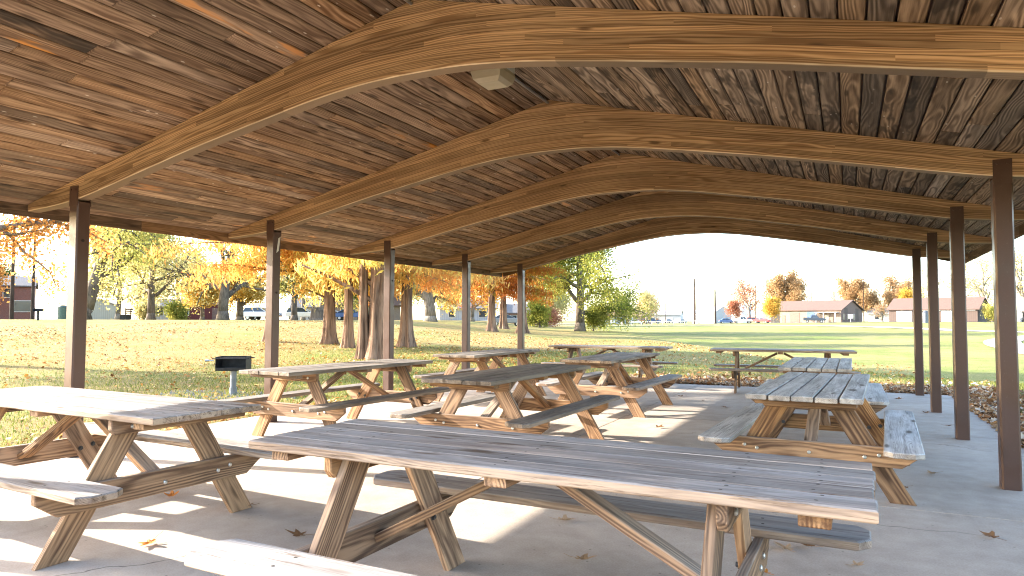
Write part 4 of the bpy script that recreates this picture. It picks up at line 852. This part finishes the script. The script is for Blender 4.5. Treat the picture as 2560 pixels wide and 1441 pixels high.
mb = MB(); mb.cyl((0, 0, 0), (0, 0, 20), .3, 8); mb.build('mast', plain('faded red mast', (.45, .20, .18), .6), tw); mb = MB(); mb.cyl((0, 0, 19.5), (0, 0, 20.4), .5, 12, 1.1); mb.cyl((0, 0, 20.4), (0, 0, 21.6), 1.1, 12, .9); mb.build('tank', plain('grey tank', (.42, .48, .53), .5), tw)
def can(x, y, col, label, h=1.0, r=.3):
    R = thing('trash_can', label, 'trash can', (x, y, hz(x, y))); mb = MB(); mb.cyl((0, 0, .05), (0, 0, h*.85), r, 14); mb.build('barrel', plain('can '+label[:9], col, .5), R)
    mb = MB(); mb.cyl((0, 0, h*.85), (0, 0, h), r*1.06, 14, r*.5); mb.build('lid', plain('can lid', tuple(c*.7 for c in col), .5), R)
can(-82.5, 48.8, (.06, .10, .08), 'dark green trash can right of the red brick building', 1.7, .55); can(-80.6, 50.3, (.05, .12, .3), 'blue trash can beside the first left post', 1.2, .4); can(12.3, 139.8, (.09, .10, .12), 'dark trash can on legs between the right posts', 2.2, .42)
bn = thing('park_bench', 'brown park bench right of the cream shed', 'bench', (-58.8, 40.3, hz(-58.8, 40.3)), math.radians(-55))
BW = wood('bench wood', (.06, .035, .025), (.14, .085, .06)); mb = MB()
for q in (-.15, 0, .15): mb.box((0, q, .45), (1.5, .12, .05))
mb.build('seat', BW, bn); mb = MB()
for z in (.62, .78, .94): mb.box((0, .27+(z-.6)*.25, z), (1.5, .05, .12))
mb.build('backrest', BW, bn)
for s in (-1, 1):
    mb = MB(); mb.box((s*.6, 0, .22), (.07, .4, .44)); mb.box((s*.6, .25, .55), (.07, .07, 1.0)); mb.build('leg', IRON, bn)
g2 = thing('barbecue_grill', 'small far grill on a post near the brick building', 'grill', (-50.1, 28.0, hz(-50.1, 28.0)), .8)
mb = MB(); mb.box((0, 0, .62), (.55, .4, .02)); mb.box((0, .2, .72), (.55, .02, .22)); mb.box((-.27, 0, .72), (.02, .4, .22)); mb.box((.27, 0, .72), (.02, .4, .22)); mb.build('firebox', IRON, g2); mb = MB(); mb.cyl((0, 0, 0), (0, 0, .62), .08, 10); mb.build('post', IRON, g2)
lp = thing('lamp_post', 'short tan lamp post at the left edge', 'lamp', (-36.0, 18.2, hz(-36.0, 18.2)))
mb = MB(); mb.cyl((0, 0, -.1), (0, 0, 1.75), .07, 10, .055); mb.build('shaft', plain('tan post', (.55, .36, .20), .5), lp); mb = MB(); mb.cyl((0, 0, 1.75), (0, 0, 1.95), .08, 10, .15); mb.cyl((0, 0, 1.95), (0, 0, 2.05), .17, 10, .1); mb.build('lamp_head', plain('tan cap', (.60, .42, .24), .5), lp)
sp = thing('tree_stump', 'dark cut stump between the pole and a cypress trunk', 'stump', (-58.9, 65.9, hz(-58.9, 65.9))); mb = MB()
tube(mb, [Vector((0, 0, -.1)), Vector((0, 0, .3)), Vector((.05, 0, 1.3)), Vector((.05, 0, 1.6))], [1.35, 1.15, 1.05, .95], 18); mb.build('stem', BK_DARK, sp)
sg = thing('sign_post', 'small white sign on a post before the brick gable', 'sign', (.7, 184.3, hz(.7, 184.3))); mb = MB(); mb.cyl((0, 0, -.1), (0, 0, 1.7), .05, 8); mb.build('post', WHITE, sg); mb = MB(); mb.box((0, -.06, 1.5), (1.1, .05, 1.0)); mb.build('panel', WHITE, sg)
fn = thing('rail_fence', 'white rail fence with gate in front of the parked pickup', 'fence', (0, 0, 0)); FX = [(-66+i*3.0, 187-.35*i) for i in range(12)]
mb = MB()
for x, y in FX:
    pb = MB(); pb.box((x, y, hz(x, y)+.45), (.14, .14, 1.0)); pb.build('post', WHITE, fn)
for (a, b), (c, d) in zip(FX[4:], FX[5:]): mb.cyl((a, b, hz(a, b)+.8), (c, d, hz(c, d)+.8), .05, 6)
mb.build('rail', WHITE, fn)
